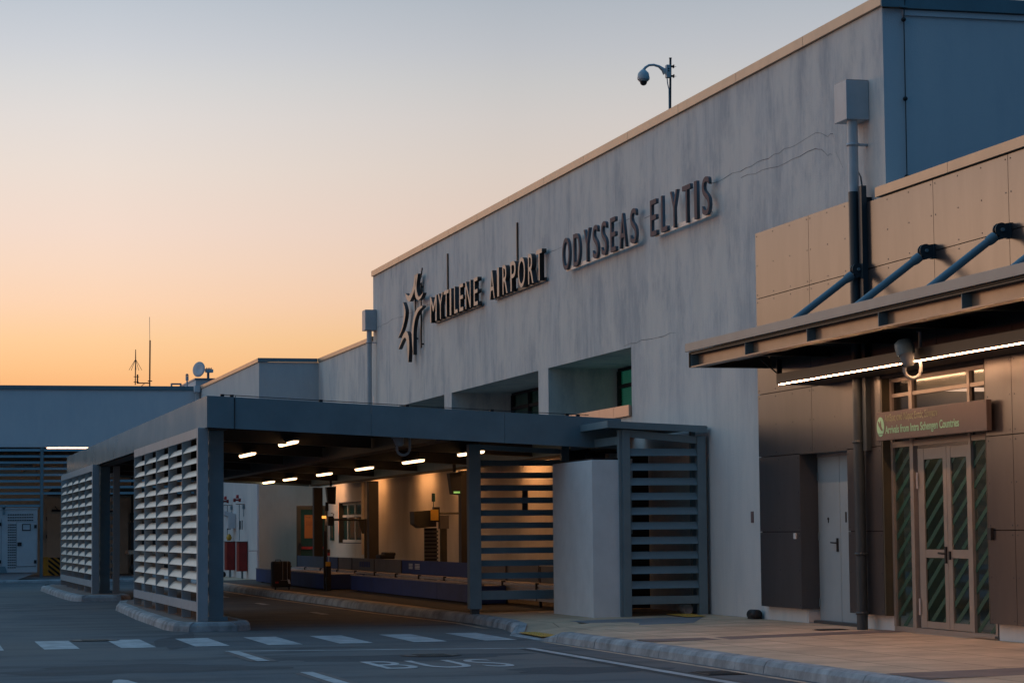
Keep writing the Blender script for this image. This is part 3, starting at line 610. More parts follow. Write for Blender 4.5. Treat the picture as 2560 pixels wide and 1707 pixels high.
for y0, y1, z0, z1 in ((29.65, 30.24, .37, 1.20), (29.65, 30.24, 1.33, 2.52), (28.93, 29.40, .37, 1.20), (28.93, 29.40, 1.33, 2.52), (30.67, 31.23, .27, 2.72), (28.15, 28.73, .27, 2.72)):
    mb = MB(); c0 = z0+y0-8; 
    k = -60
    while k < 60:
        # band: z = s - 0.8*(y) ... rising towards -y
        s = k*.27; w = .085; sl = .70
        poly = [(y0, s-sl*y0), (y1, s-sl*y1), (y1, s-sl*y1+w), (y0, s-sl*y0+w)]
        base_ = 30.0*sl+ .13
        poly = [(p[0], p[1]+base_) for p in poly]
        def clip(P, z, keep):
            o = []
            for a, b in zip(P, P[1:]+P[:1]):
                ia = keep(a[1]); ib = keep(b[1])
                if ia: o.append(a)
                if ia != ib: t_ = (z-a[1])/(b[1]-a[1]); o.append((a[0]+(b[0]-a[0])*t_, z))
            return o
        Q = clip(poly, z0, lambda v: v >= z0); Q = clip(Q, z1, lambda v: v <= z1) if Q else Q
        if len(Q) > 2: mb.add([(13.626, p[0], p[1]) for p in Q], [tuple(range(len(Q)))])
        k += 1
    obj('film_stripes', mb, 'green', G)
obj('handle', MB().box(13.585, 13.61, 29.56, 29.60, 1.14, 1.36).tube([(13.6, 29.58, 1.27), (13.555, 29.58, 1.27), (13.555, 29.72, 1.275)], .014, 8), 'black', G)
obj('handle', MB().box(13.585, 13.61, 29.44, 29.47, 1.19, 1.30), 'black', G)
for z in (2.25, .55): obj('hinge', MB().tube([(13.59, 30.42, z-.11), (13.59, 30.42, z+.11)], .016, 8), 'alu', G)
obj('threshold', MB().box(13.52, 13.66, 28.85, 30.55, .14, .195).box(13.56, 13.66, 28.1, 28.8, .21, .24), 'doorf', G)
# the hall behind the glass
obj('interior', MB().quad((13.7, 25, .15), (18, 25, .15), (18, 32.5, .15), (13.7, 32.5, .15)).quad((18, 25, .15), (18, 32.5, .15), (18, 32.5, 3.6), (18, 25, 3.6)).quad((13.7, 32.5, .15), (18, 32.5, .15), (18, 32.5, 3.6), (13.7, 32.5, 3.6)).quad((13.7, 25, 3.6), (18, 25, 3.6), (18, 32.5, 3.6), (13.7, 32.5, 3.6)), 'wood', A)
mb = MB()
for k in range(17): mb.box(15.4, 15.46, 28.4, 32.4, .3+k*.17, .41+k*.17)
obj('timber_screen', mb, 'wood', A)
lamp = obj('interior_lamp', MB().box(14.3, 15.1, 28.9, 29.0, 3.5, 3.55).box(14.3, 15.1, 30.9, 31.0, 3.5, 3.55), 'led2', A)
# sign over the entrance
S = thing('arrivals_sign', (13.36, 29.5, 2.82), 'brown sign board with pale green Greek and English arrivals lettering above the glass doors', 'sign')
obj('panel', MB().box(13.355, 13.425, 27.76, 31.23, 2.815, 3.205), 'signp', S, bev=.004)
wall_text('lettering', text_mesh('Αφίξεις από Χώρες Εντός Σένγκεν', 1.72, .125, .001, .008), 30.93, 3.045, 13.351, 'signt2', S)
wall_text('lettering', text_mesh('Arrivals from Intra Schengen Countries', 2.36, .145, .001, .012), 30.92, 2.868, 13.351, 'signt', S)
n = 24; cy, cz = 31.08, 3.005
P = [(cy+.125*math.cos(k*2*math.pi/n), cz+.135*math.sin(k*2*math.pi/n)) for k in range(n)]
top = [p for p in P if p[1] > 2.905]; 
def chord(P, z, up):
    o = []
    for a, b in zip(P, P[1:]+P[:1]):
        ia = (a[1] > z) == up; ib = (b[1] > z) == up
        if ia: o.append(a)
        if ia != ib: t_ = (z-a[1])/(b[1]-a[1]); o.append((a[0]+(b[0]-a[0])*t_, z))
    return o
ic = obj('icon', MB().prism(chord(P, 2.908, True), 0, 13.350, 13.354).prism(chord(P, 2.899, False), 0, 13.350, 13.354), 'signt', S)
obj('plane_symbol', MB().prism([(31.155, 3.075), (31.13, 3.085), (31.085, 3.035), (31.075, 3.09), (31.055, 3.085), (31.045, 3.01), (31.0, 2.965), (31.005, 2.95), (31.03, 2.945), (31.085, 2.98), (31.14, 3.03)], 0, 13.346, 13.3495), 'signp', ic)
mb = MB()
for k in range(7):
    for z in (2.835, 3.185): mb.lathe((13.351, 31.18-k*.56, z), [(.001, 0), (.009, .001), (.01, .004)], 6, (1, 0, 0))
obj('rivets', mb, 'pipe_d', S)
for y_ in (28.0, 31.0): obj('bracket', MB().box(13.426, XC-.002 if y_ < 28.05 or y_ > 31.36 else 13.59, y_-.03, y_+.03, 2.9, 3.1), 'black', S)

# ------------------------------------------------------------------ entrance canopy hung on rods
CN = thing('entrance_canopy', (12.8, 28, 4.1), 'steel entrance canopy hung on slanted rods over the arrivals doors', 'canopy')
Y0, Y1 = 15.0, 35.7
obj('edge_flashing', MB().box(12.10, 12.14, Y0, Y1+.05, 4.375, 4.505).box(12.141, XC-.006, Y0, Y1+.05, 4.47, 4.50), 'steell', CN, bev=.003)
obj('beam', MB().box(12.17, 12.33, Y0, Y1, 4.13, 4.15).box(12.30, 12.315, Y0, Y1, 4.151, 4.329), 'beamlit', CN, 'outer I-beam of the canopy with sunset light in its colour')
obj('top_flange', MB().box(12.17, 12.33, Y0, Y1, 4.331, 4.345), 'pipe_d', CN)  # near-black colour stands in for the shadow line below the flashing
y = 35.69
while y > Y0:
    obj('stiffener', MB().box(12.172, 12.299, y-.014, y, 4.152, 4.329), 'steel', CN); obj('cross_beam', MB().box(12.335, XC-.006, y-.06, y, 4.16, 4.29).box(12.335, XC-.006, y-.08, y+.02 if y < 35 else y, 4.135, 4.158), 'beam', CN); y -= 2.45
obj('deck', MB().box(12.34, XC-.006, Y0, Y1-.0, 4.34, 4.36).box(12.15, 12.34, Y0, Y1, 4.35, 4.374), 'deck', CN)
obj('end_plate', MB().box(12.15, XC-.006, Y1+.001, Y1+.02, 4.13, 4.37), 'beam', CN)
mb = MB()
for k in range(6): mb.box(12.55, 12.75, 16+k*3.3+.3, 16+k*3.3+2.6, 4.20, 4.25)
obj('cable_tray', mb, 'deck', CN)
for i, yb in enumerate((31.82, 29.50, 27.25, 24.95, 22.6)):
    a = Vector((13.36, yb, 5.25)); b = Vector((12.30, yb-.0, 4.47)); d = (b-a).normalized()
    rd = obj('tie_rod', MB().tube([a+d*.16, b-d*.02], .050, 14), 'steel', CN)
    obj('socket', MB().tube([a+d*.10, a+d*.17, a+d*.22], [.064, .066, .056], 14), 'steel', rd)
    mb = MB(); n = 14
    for yy in (yb-.045, yb+.025):
        c = Vector((13.36, yy, 5.27)); arc = [(c.x+.09*math.cos(t_), c.z+.09*math.sin(t_)) for t_ in [math.pi*.35+math.pi*1.05*k/n for k in range(n+1)]]
        poly = [(c.x+.10, c.z+.09)]+arc+[(c.x-.02+d.x*.16, c.z-.08+d.z*.12), (c.x+.10, c.z-.09)]
        mb.prism(poly, 1, yy, yy+.02)
    mb.box(13.30, 13.33, yb-.02, yb+.02, 5.16, 5.3)
    br = obj('bracket', mb, 'pipe_d', CN); obj('wall_plate', MB().box(XC-.022, XC-.002, yb-.07, yb+.07, 5.17, 5.36), 'pipe_d', br)
    obj('bolt', MB().tube([(13.36, yb-.08, 5.27), (13.36, yb+.07, 5.27)], .022, 10), 'steel', br)
LB = thing('strip_light', (12.8, 28, 3.72), 'long dark box under the entrance canopy with a glowing LED strip along its lower edge', 'strip light')
obj('housing', MB().box(12.865, XC-.008, Y0, 33.62, 3.735, 3.90).box(12.80, 12.864, Y0, 33.62, 3.745, 3.90), 'beam', LB)
y = 33.55
while y > Y0+1.4: obj('led_strip', MB().box(12.805, 12.836, y-1.38, y, 3.736, 3.744), 'led', LB); y -= 1.47
obj('end_bracket', MB().box(12.82, 12.9, 33.64, 33.66, 3.88, 4.13).tube([(12.84, 33.7, 3.92), (12.6, 33.75, 4.13)], .012, 6), 'black', LB)
# security cameras on J-shaped arms
def jcam(x, y, zt, label, drop=.50):
    t = thing('security_camera', (x, y, zt), label, 'security camera', 'cameras on curved arms')
    r = .115; pts = [(x, y, zt), (x, y, zt-drop)]
    for k in range(1, 10): a = math.pi*k/10; pts.append((x-r+r*math.cos(a), y, zt-drop-r*math.sin(a)))
    pts.append((x-2*r, y, zt-drop+.04))
    obj('arm', MB().tube(pts, .024, 12), 'camp', t)
    ax = Vector((.16, -.25, -1)).normalized(); c = Vector((x-.23, y, zt-drop+.31))
    obj('body', MB().lathe(c, [(.001, 0), (.085, .01), (.10, .05), (.095, .14), (.075, .25), (.06, .28), (.001, .285)], 20, ax), 'camp', t)
    obj('hood', MB().lathe(c+Vector((0, .01, .02)), [(.118, .15), (.125, .05), (.115, -.02), (.07, -.05), (.001, -.055)], 20, ax), 'steel', t)
    obj('joint', MB().lathe((x-.23, y-.01, zt-drop+.03), [(.001, 0), (.036, 0), (.036, .06), (.05, .065), (.05, .12), (.03, .15), (.001, .155)], 12), 'pipe_d', t)
    obj('ceiling_plate', MB().lathe((x, y, zt-.02), [(.001, 0), (.05, 0), (.05, .02), (.001, .02)], 12), 'pipe_d', t)
    return t
jcam(12.86, 28.6, 4.13, 'grey camera on a J-shaped arm hanging under the entrance canopy')
jcam(8.82, 40.95, 3.32, 'grey camera on a curved arm under the front edge of the vehicle shelter', .26)

# ================================================================== LOW WING beyond
Lw = thing('low_wing_building', (11.66, 84, 0), 'lower grey rendered wing stepping forward beyond the tall terminal block', 'building')
mb = MB(); wallgrid(mb, XW, [68.03, 77.04], [3.6, 7.12], [])
obj('wall', mb, 'wall', Lw)
mb = MB(); wallgrid(mb, XW-.003, [43.6, 69.95, 73.6, 77.035], [0, 1.31, 2.56, 3.6], [(69.95, 73.6, 1.31, 2.56)])
obj('wall', mb, 'wall_in', Lw, 'cream painted lower wall under the shelter')
obj('wall', MB().quad((11.662, 77.036, 0), (XW-.004, 77.036, 0), (XW-.004, 77.036, 3.5), (11.662, 77.036, 3.5)), 'wall_in', Lw, 'cream end wall under the shelter')
obj('wall', MB().quad((11.66, 77.04, 0), (XW, 77.04, 0), (XW, 77.04, 7.12), (11.66, 77.04, 7.12)), 'wall_plain', Lw)
obj('wall', MB().quad((11.66, 91.92, 0), (11.66, 77.04, 0), (11.66, 77.04, 7.12), (11.66, 91.92, 7.12)).quad((11.66, 98, 0), (11.66, 91.92, 0), (11.66, 91.92, 5), (11.66, 98, 5)), 'wall_plain', Lw)
obj('roof', MB().box(11.7, 24, 77.1, 91.9, 6.9, 7.1).box(13.7, 24, 68.1, 77.09, 6.9, 7.1), 'deck', Lw)
obj('roof_cap', MB().box(XW-.04, XW+.3, 68.06, 77.0, 7.125, 7.245).box(11.62, 11.95, 77.05, 83, 7.125, 7.245).box(11.62, 11.95, 83.012, 91.9, 7.125, 7.245), 'cap', Lw)
obj('roof_cap', MB().box(11.62, XW-.045, 77.0, 77.045, 7.125, 7.25), 'steel', Lw)
# far cross wing
Fw = thing('far_wing_building', (0, 92, 0), 'long low blue grey wing across the back with louvres below', 'building')
obj('wall', MB().box(-30, 11.655, 91.93, 92.2, 4.93, 7.08).box(-30, 11.65, 92.2, 104, 4.93, 5.1), 'wall_blue', Fw)
obj('roof_cap', MB().box(-30, 11.61, 91.88, 92.25, 7.085, 7.235), 'steel', Fw)
obj('roof_cap', MB().box(11.40, 11.61, 91.5, 91.87, 7.0, 7.235).box(11.47, 11.60, 91.7, 91.92, 4.9, 7.0), 'wall_blue', Fw)
obj('back_wall', MB().quad((-30, 97.5, 0), (11.6, 97.5, 0), (11.6, 97.5, 4.93), (-30, 97.5, 4.93)), 'wall_in', Fw)
obj('ceiling', MB().box(-30, 6.1, 92.6, 97.4, 4.55, 4.6).box(6.1, 11.6, 92.6, 97.4, 4.6, 4.64), 'deck', Fw)
mb = MB()
for k in range(9): mb.box(6.3, 11.6, 92.9+k*.55, 93.0+k*.55, 3.35-.02*k, 3.5-.02*k)
obj('ceiling_joist', mb, 'beam', Fw)
dd = obj('door', MB().box(6.3, 7.25, 97.40, 97.45, .1, 2.75), 'wall_in', Fw); obj('closer', MB().box(6.48, 6.85, 97.3, 97.39, 2.58, 2.66).tube([(6.7, 97.33, 2.66), (6.6, 97.2, 2.78)], .02, 6), 'black', dd)
obj('handle', MB().box(6.02, 6.12, 97.34, 97.4, 1.4, 1.9), 'black', dd)
for z in (.7, 1.6, 2.3): obj('hinge', MB().box(6.27, 6.30, 97.38, 97.41, z-.07, z+.07), 'black', dd)
dd = obj('door', MB().box(8.6, 9.5, 97.40, 97.45, .1, 2.7), 'wall_in', Fw); obj('closer', MB().box(8.7, 9.0, 97.3, 97.39, 2.50, 2.60), 'black', dd)
obj('pipe_run', MB().tube([(9.62, 97.2, 0.1), (9.62, 97.2, 4.6)], .04, 8).box(9.55, 9.68, 97.1, 97.3, 2.2, 2.5), 'black', Fw)
mb = MB().tube([(5.3, 96.5, 4.5), (5.3, 96.5, 3.9)], .07, 8).tube([(5.85, 96.5, 4.5), (5.85, 96.5, 3.6)], .03, 8)
obj('hanging_pipe', mb, 'letter', Fw, 'rust coloured hanging pipes behind the louvres')
mb = MB(); 
for k in range(14): mb.tube([(4.0+k*.9, 94+(k % 3), 4.3), (4.7+k*.9, 94+(k % 3), 4.32)], .06, 6)
obj('duct', mb, 'alu', Fw); obj('cable_tray', MB().box(4.4, 7, 95.2, 95.8, 3.42, 3.5).box(4.2, 11, 94.4, 94.8, 4.0, 4.08), 'wall_in', Fw)
# louvre screen under the far wing
sc = thing('louvre_screen', (3, 91.7, 0), 'tall open screen of blue grey horizontal slats under the far wing', 'louvre screen')
for x in (5.73, .9, -4, -8.8, 10.6): obj('post', MB().box(x-.055, x+.055, 91.6, 91.75, .05, 4.9), 'steel', sc)
z = 4.85; k = 0
while z > 2.6: 
    obj('slat', MB().hexa([(-10, 91.60, z-.09), (5.67, 91.60, z-.09), (5.67, 91.64, z-.09), (-10, 91.64, z-.09), (-10, 91.66, z), (5.67, 91.66, z), (5.67, 91.70, z), (-10, 91.70, z)]), 'steel', sc)
    if z > 3.2: obj('slat', MB().hexa([(5.79, 91.60, z-.09), (11.4, 91.60, z-.09), (11.4, 91.64, z-.09), (5.79, 91.64, z-.09), (5.79, 91.66, z), (11.4, 91.66, z), (11.4, 91.70, z), (5.79, 91.70, z)]), 'steel', sc)
    z -= .229
t = thing('strip_light', (6.7, 91.8, 4.86), 'glowing LED strip along the foot of the far blue grey wall', 'strip light')
for k in range(4): obj('led_strip', MB().box(5.93+k*.385, 6.30+k*.385, 91.94, 92.0, 4.875, 4.915), 'led2', t)
struct('pavement', MB().box(-30, 9.6, 86.6, 97.6, -.01, .08), 'ramp')
kerb_run('kerb', [(-30, 86.35), (9.6, 86.35)], side=-1, h=.09, step=2.0)
# lamps inside the far bay
def tube_lamp(x, y, z, lab, n=1.9, grp='ceiling lamps under the vehicle shelter', m='tube'):
    t = thing('ceiling_lamp', (x, y, z), lab, 'ceiling lamp', grp)
    obj('housing', MB().box(x-.06, x+.06, y-n/2, y+n/2, z+.03, z+.07), 'steel', t)
    mb = MB(); prof = [(-.05, .029), (-.045, .0), (-.025, -.018), (.025, -.018), (.045, .0), (.05, .029)]
    mb.add([(x+a*.9, y-n/2, z+b) for a, b in prof]+[(x+a, y-n/2+.05, z+b) for a, b in prof]+[(x+a, y+n/2-.05, z+b) for a, b in prof]+[(x+a*.9, y+n/2, z+b) for a, b in prof],
           [(j*6+i, j*6+i+1, j*6+i+7, j*6+i+6) for j in range(3) for i in range(5)]+[(0, 1, 2, 3, 4, 5), (18, 19, 20, 21, 22, 23)])
    obj('diffuser', mb, m, t)
    obj('suspension', MB().tube([(x, y-n*.3, z+.10), (x, y-n*.3, z+.26)], .012, 6).tube([(x, y+n*.3, z+.10), (x, y+n*.3, z+.26)], .012, 6), 'deck', t)
    return t
t = tube_lamp(7.6, 95, 4.3, 'ceiling lamp inside the bay behind the far louvre screen', 1.6, 'lamps behind the far louvres'); dup(t, (-4.6, 0, 0), 'left ceiling lamp inside the bay behind the far louvre screen, above the generator')
# striped barrier
t = thing('striped_board', (6.5, 96.2, .08), 'black and yellow hazard striped board leaning against the cream wall', 'hazard board')
obj('panel', MB().box(6.29, 6.74, 96.3, 96.34, .08, .78), 'gold', t)
mb = MB()
for k in range(6):
    z = -.1+k*.2; poly = [(6.29, z+.32), (6.29, z+.42), (6.74, z+.06), (6.74, z-.04)]
    Q = chord(poly, .085, True); Q = chord(Q, .775, False) if len(Q) > 2 else Q
    if len(Q) > 2: mb.prism(Q, 1, 96.292, 96.298)
obj('stripes', mb, 'black', t); obj('prop', MB().box(6.1, 6.28, 96.3, 96.5, .08, .8), 'gold', t)
# baggage cart seen between the louvre panels
t = thing('luggage_trolley', (9.4, 93.5, .08), 'dark machine on a low wheeled frame seen between the two louvred panels', 'trolley')
obj('body', MB().box(9.2, 10.4, 93.3, 94.4, 1.05, 2.1), 'black', t); obj('bed', MB().box(9.1, 10.8, 93.2, 94.5, .9, 1.04), 'letter', t); 
for x_ in (9.4, 10.5): obj('wheel', MB().lathe((x_, 93.25, .33), [(.001, 0), (.25, 0), (.25, .12), (.001, .12)], 18, (0, 1, 0)), 'black', t)
obj('leg', MB().box(9.3, 9.4, 93.3, 93.4, .3, .9).box(10.4, 10.5, 93.3, 93.4, .5, .9), 'black', t)

# ------------------------------------------------------------------ generator
Gn = thing('generator', (4.6, 88, .08), 'white generator cabinet with vents and an access door at the far left', 'generator')
GY = 88.0; SX = 1.0476
def gx(x): return x*SX
def gz(z): return 1.6+(z-1.6)*SX
obj('cabinet', MB().box(gx(2.2), gx(5.12), GY, GY+2.4, gz(.38), gz(2.53)), 'gen', Gn, bev=.02)
obj('base_frame', MB().prism([(gx(2.3), gz(.37)), (gx(5.10), gz(.37)), (gx(4.4), gz(.13)), (gx(2.3), gz(.13))], 1, GY+.1, GY+2.3), 'gen', Gn)
obj('roof_rim', MB().box(gx(2.18), gx(5.14), GY-.03, GY+2.42, gz(2.53)+.002, gz(2.53)+.05), 'gen', Gn)
mb = MB()
for r_i in range(3):
    for k in range(11): mb.box(gx(4.12)+k*.083, gx(4.12)+k*.083+.065, GY-.012, GY-.002, gz(2.33-r_i*.095), gz(2.33-r_i*.095)+.035)
for r_i in range(18):
    for k in range(4): mb.box(gx(4.13)+k*.075, gx(4.13)+k*.075+.058, GY-.012, GY-.002, gz(1.99-r_i*.085), gz(1.99-r_i*.085)+.033)
obj('vent_slots', mb, 'dark', Gn)
dr = obj('access_door', MB().box(gx(4.43), gx(5.07), GY-.02, GY-.002, gz(.60), gz(2.09)), 'gen', Gn, bev=.006)
obj('seam', MB().box(gx(4.42), gx(4.427), GY-.008, GY-.002, gz(.59), gz(2.1)).box(gx(3.91), gx(3.917), GY-.008, GY-.002, gz(.5), gz(2.2)).box(gx(4.42), gx(5.08), GY-.008, GY-.002, gz(2.095), gz(2.10)).box(gx(4.42), gx(5.08), GY-.008, GY-.002, gz(.585), gz(.592)), 'dark', Gn)
obj('window_frame', MB().box(gx(4.60), gx(4.89), GY-.035, GY-.021, gz(1.80), gz(2.03)), 'black', dr, bev=.03); obj('window', MB().box(gx(4.63), gx(4.86), GY-.042, GY-.036, gz(1.83), gz(2.0)), 'pipe_l', dr, bev=.02)
obj('handle', MB().box(gx(4.45), gx(4.59), GY-.05, GY-.021, gz(1.29), gz(1.41)), 'black', dr)
for x_, z_ in ((5.05, 1.94), (5.05, .75), (3.87, 2.03), (3.87, .76)): obj('hinge', MB().box(gx(x_)-.045, gx(x_)+.045, GY-.05, GY-.021, gz(z_)-.06, gz(z_)+.06), 'black', Gn)
obj('lifting_eye', MB().box(gx(3.95), gx(4.03), GY-.03, GY-.004, gz(2.35), gz(2.6)).lathe((gx(3.99), GY-.03, gz(2.62)), [(.04, 0), (.075, 0), (.075, .03), (.04, .03)], 14, (0, 1, 0)), 'steel', Gn)
obj('corner_pocket', MB().prism([(gx(3.78), gz(.38)), (gx(4.12), gz(.38)), (gx(4.05), gz(.60)), (gx(3.84), gz(.60))], 1, GY-.03, GY-.003), 'steel', Gn)

# ------------------------------------------------------------------ roof furniture on the far wing
t = thing('radio_antenna', (9.25, 92.4, 7.24), 'short antenna with drooping ground rods beside a bent bracket on the far roof', 'antenna')
obj('mast', MB().tube([(9.24, 92.3, 7.3), (9.25, 92.3, 8.3), (9.25, 92.3, 8.65)], [.02, .02, .014], 6), 'black', t)
for dx, dy in ((-.25, 0), (-.15, .15), (.14, .15), (.24, 0), (0, -.2)): obj('ground_rod', MB().tube([(9.25, 92.3, 8.28), (9.25+dx, 92.3+dy, 7.86)], .009, 5), 'black', t)
obj('bracket', MB().box(9.30, 9.35, 92.27, 92.33, 7.36, 7.70).box(9.30, 9.76, 92.27, 92.33, 7.35, 7.39).box(9.18, 9.38, 92.28, 92.32, 7.60, 7.625).box(9.18, 9.38, 92.28, 92.32, 7.40, 7.425).tube([(9.45, 92.3, 7.24), (9.6, 92.3, 7.36)], .012, 5), 'black', t)
t = thing('whip_antenna', (9.8, 92.4, 7.24), 'tall thin whip antenna rising from a dark mast on the far roof', 'antenna')
obj('mast', MB().tube([(9.79, 92.35, 7.2), (9.80, 92.35, 9.01)], .028, 8), 'black', t); obj('whip', MB().tube([(9.79, 92.35, 9.0), (9.78, 92.35, 9.9)], .009, 5), 'steel', t); obj('clamp', MB().box(9.72, 9.88, 92.3, 92.4, 7.44, 7.47), 'black', t)
t = thing('roof_vent', (11.24, 92.6, 7.24), 'small capped flue pipe on the far roof left of the satellite dish', 'flue')
obj('pipe', MB().tube([(11.24, 92.6, 7.2), (11.24, 92.6, 7.52)], .03, 8).tube([(11.24, 92.6, 7.5), (11.24, 92.6, 7.66)], .06, 10), 'pipe_l', t); obj('cowl', MB().lathe((11.24, 92.6, 7.67), [(.03, 0), (.075, .01), (.075, .03), (.03, .05), (.06, .07), (.001, .10)], 12), 'steel', t)
tag(obj('roof_frame', MB().box(10.62, 11.02, 92.5, 92.7, 7.34, 7.39).box(10.62, 10.67, 92.5, 92.7, 7.24, 7.34).box(10.97, 11.02, 92.5, 92.7, 7.24, 7.34), 'steel'), 'low dark frame on the far roof between the whip antenna and the flue', 'roof frame')
rh = thing('roof_housing', (12.4, 94, 7.1), 'pale flat roof housing that carries the satellite dish', 'roof housing')
obj('wall', MB().box(11.62, 14, 93, 98, 7.1, 7.56), 'wall_plain', rh); obj('roof_cap', MB().box(11.58, 14.04, 92.96, 98, 7.562, 7.62), 'steel', rh)
dh = thing('satellite_dish', (12.1, 93.3, 7.62), 'pale round satellite dish with a feed assembly on the far roof housing', 'satellite dish')
prof = [(.001, 0)]+[(.30*k/6, .06*(k/6)**2) for k in range(1, 7)]+[(.30, .07), (.15, .03), (.001, .015)]
obj('reflector', MB().lathe((11.82, 93.3, 7.97), prof, 28, (-.72, -.68, .12)), 'white', dh)
obj('feed', MB().lathe((11.93, 93.3, 7.96), [(.001, -.05), (.05, -.04), (.06, 0), (.04, .06)], 12, (1, 0, 0)).box(12.02, 12.26, 93.2, 93.4, 7.88, 8.0), 'steel', dh)
mb = MB()
for k in range(4): mb.box(12.05+k*.06, 12.08+k*.06, 93.15, 93.2, 7.99, 8.04)
obj('electronics', MB().box(12.05, 12.32, 93.15, 93.45, 7.86, 7.98).add([], []), 'white', dh); obj('connector', mb, 'steel', dh)
obj('mast', MB().tube([(12.14, 93.3, 7.62), (12.14, 93.3, 7.9)], .05, 10), 'steel', dh)
# camera on the main roof
cm = thing('dome_camera', (13.92, 41.79, 9.0), 'pale dome camera on a curved arm fixed to a roof pole', 'security camera')
obj('pole', MB().tube([(13.92, 41.79, 8.9), (13.945, 41.79, 10.26)], .021, 12).lathe((13.945, 41.79, 10.255), [(.001, 0), (.027, 0), (.027, .015), (.001, .015)], 12), 'pipe_d', cm)
obj('junction_box', MB().box(13.84, 13.92, 41.70, 41.80, 9.885, 10.125), 'pipe_l', cm, bev=.008)
for z in (10.05, 10.01): obj('port', MB().lathe((13.88, 41.695, z), [(.001, 0), (.013, 0), (.013, .006)], 10, (0, 1, 0)), 'black', cm)
pts = [(13.85, 41.79, 9.98), (13.80, 41.79, 10.045), (13.72, 41.79, 10.10), (13.62, 41.79, 10.125), (13.53, 41.79, 10.115), (13.46, 41.79, 10.07), (13.425, 41.79, 10.02)]
obj('arm', MB().tube(pts, [.06, .04, .025, .022, .022, .024, .03], 14), 'pipe_l', cm)
obj('housing', MB().lathe((13.42, 41.79, 9.84), [(.11, 0), (.115, .03), (.10, .12), (.06, .165), (.03, .19), (.001, .195)], 24).lathe((13.42, 41.79, 9.81), [(.06, 0), (.09, .005), (.095, .03), (.001, .03)], 24), 'pipe_l', cm)
obj('dome', MB().lathe((13.42, 41.79, 9.81), [(.068, 0), (.062, -.035), (.045, -.062), (.02, -.075), (.001, -.077)], 24), 'black', cm)
for z in (10.11, 9.93): obj('clamp', MB().box(13.93, 14.0, 41.77, 41.81, z-.015, z+.015).box(13.995, 14.01, 41.76, 41.82, z-.03, z+.03).tube([(14.0, 41.79, z), (14.055, 41.79, z)], .004, 6), 'black', cm)
obj('cable', MB().tube([(13.875, 41.79, 9.885), (13.885, 41.79, 9.78), (13.905, 41.78, 9.68), (13.90, 41.78, 9.0)], .011, 6), 'pipe_l', cm)
tag(obj('roof_floodlight', MB().lathe((XW+.0, 31.35, 9.17), [(.001, -.05), (.04, -.04), (.045, .03), (.02, .05), (.001, .05)], 12).lathe((XW+.0, 31.55, 9.17), [(.001, -.05), (.035, -.04), (.04, .03), (.001, .05)], 12), 'black'), 'small black fitting on the roof edge at the nearest top corner', 'roof fitting')

# ================================================================== VEHICLE SHELTER
SH = thing('vehicle_shelter', (9, 56, 0), 'flat roofed steel shelter over the side road with lamps under its ceiling', 'shelter')
FX, FY = 5.25, 40.5
def rz(x): return 3.93-.0505*(x-FX)    # top edge of the fascia
mb = MB(); y = FY+.004
seams = [41.9, 43.5, 46.0, 48.6, 51.2, 53.7, 56.3, 58.9, 61.4, 64, 66.6, 69.2, 72.35]
mb.box(FX, FX+.03, FY+.032, 41.9, rz(FX)-.53, rz(FX))
for a, b in zip(seams, seams[1:]): mb.box(FX, FX+.03, a+.008, b, rz(FX)-.53, rz(FX))
obj('fascia', mb, 'fascia', SH, 'pale metal fascia along the roadside edge of the shelter roof')
mb = MB(); xs = [FX, 5.72, 8.05, 10.4, 12.51]
for a, b in zip(xs, xs[1:]):
    a2 = a+.005 if a > FX else a
    mb.hexa([(a2, FY, rz(a2)-.53), (b, FY, rz(b)-.53), (b, FY+.03, rz(b)-.53), (a2, FY+.03, rz(a2)-.53), (a2, FY, rz(a2)), (b, FY, rz(b)), (b, FY+.03, rz(b)), (a2, FY+.03, rz(a2))])
obj('fascia', mb, 'steel', SH, 'blue grey front fascia of the shelter roof')
obj('fascia', MB().box(12.48, 12.51, FY+.031, 72.35, rz(12.51)-.50, rz(12.51)-.002).hexa([(FX+.031, 72.32, 3.40), (12.47, 72.32, rz(12.5)-.53), (12.47, 72.35, rz(12.5)-.53), (FX+.031, 72.35, 3.40), (FX+.031, 72.32, 3.93), (12.47, 72.32, rz(12.5)), (12.47, 72.35, rz(12.5)), (FX+.031, 72.35, 3.93)]), 'steel', SH)
def slab(x0, x1, y0, y1, dz0, dz1):
    return [(x0, y0, rz(x0)+dz0), (x1, y0, rz(x1)+dz0), (x1, y1, rz(x1)+dz0), (x0, y1, rz(x0)+dz0), (x0, y0, rz(x0)+dz1), (x1, y0, rz(x1)+dz1), (x1, y1, rz(x1)+dz1), (x0, y1, rz(x0)+dz1)]
obj('roof', MB().hexa(slab(FX+.032, 12.475, FY+.032, 72.31, -.20, -.14)).hexa(slab(12.515, XW-.01, 43.2, 72.3, -.14, -.08)), 'deck', SH)
for x in (5.50, 9.35, 12.6): obj('roof_beam', MB().hexa(slab(x-.09, x+.09, FY+.15, 72.2, -.52 if x < 12 else -.5, -.23)).hexa(slab(x-.13, x+.13, FY+.15, 72.2, -.545 if x < 12 else -.525, -.521 if x < 12 else -.501)), 'beam', SH)
for y in (41.1, 46.4, 51.8, 57.1, 62.4, 67.7, 72.0):
    for (a, b) in ((5.64, 9.21), (9.49, 12.46)): obj('cross_beam', MB().hexa(slab(a, b, y-.06, y+.06, -.46, -.21)).hexa(slab(a, b, y-.11, y+.11, -.475, -.461)), 'beam', SH)
mb = MB()
for y in [42.4+1.33*k for k in range(22)]: mb.hexa(slab(5.64, 12.4, y-.03, y+.03, -.27, -.201))
obj('purlins', mb, 'deck', SH)
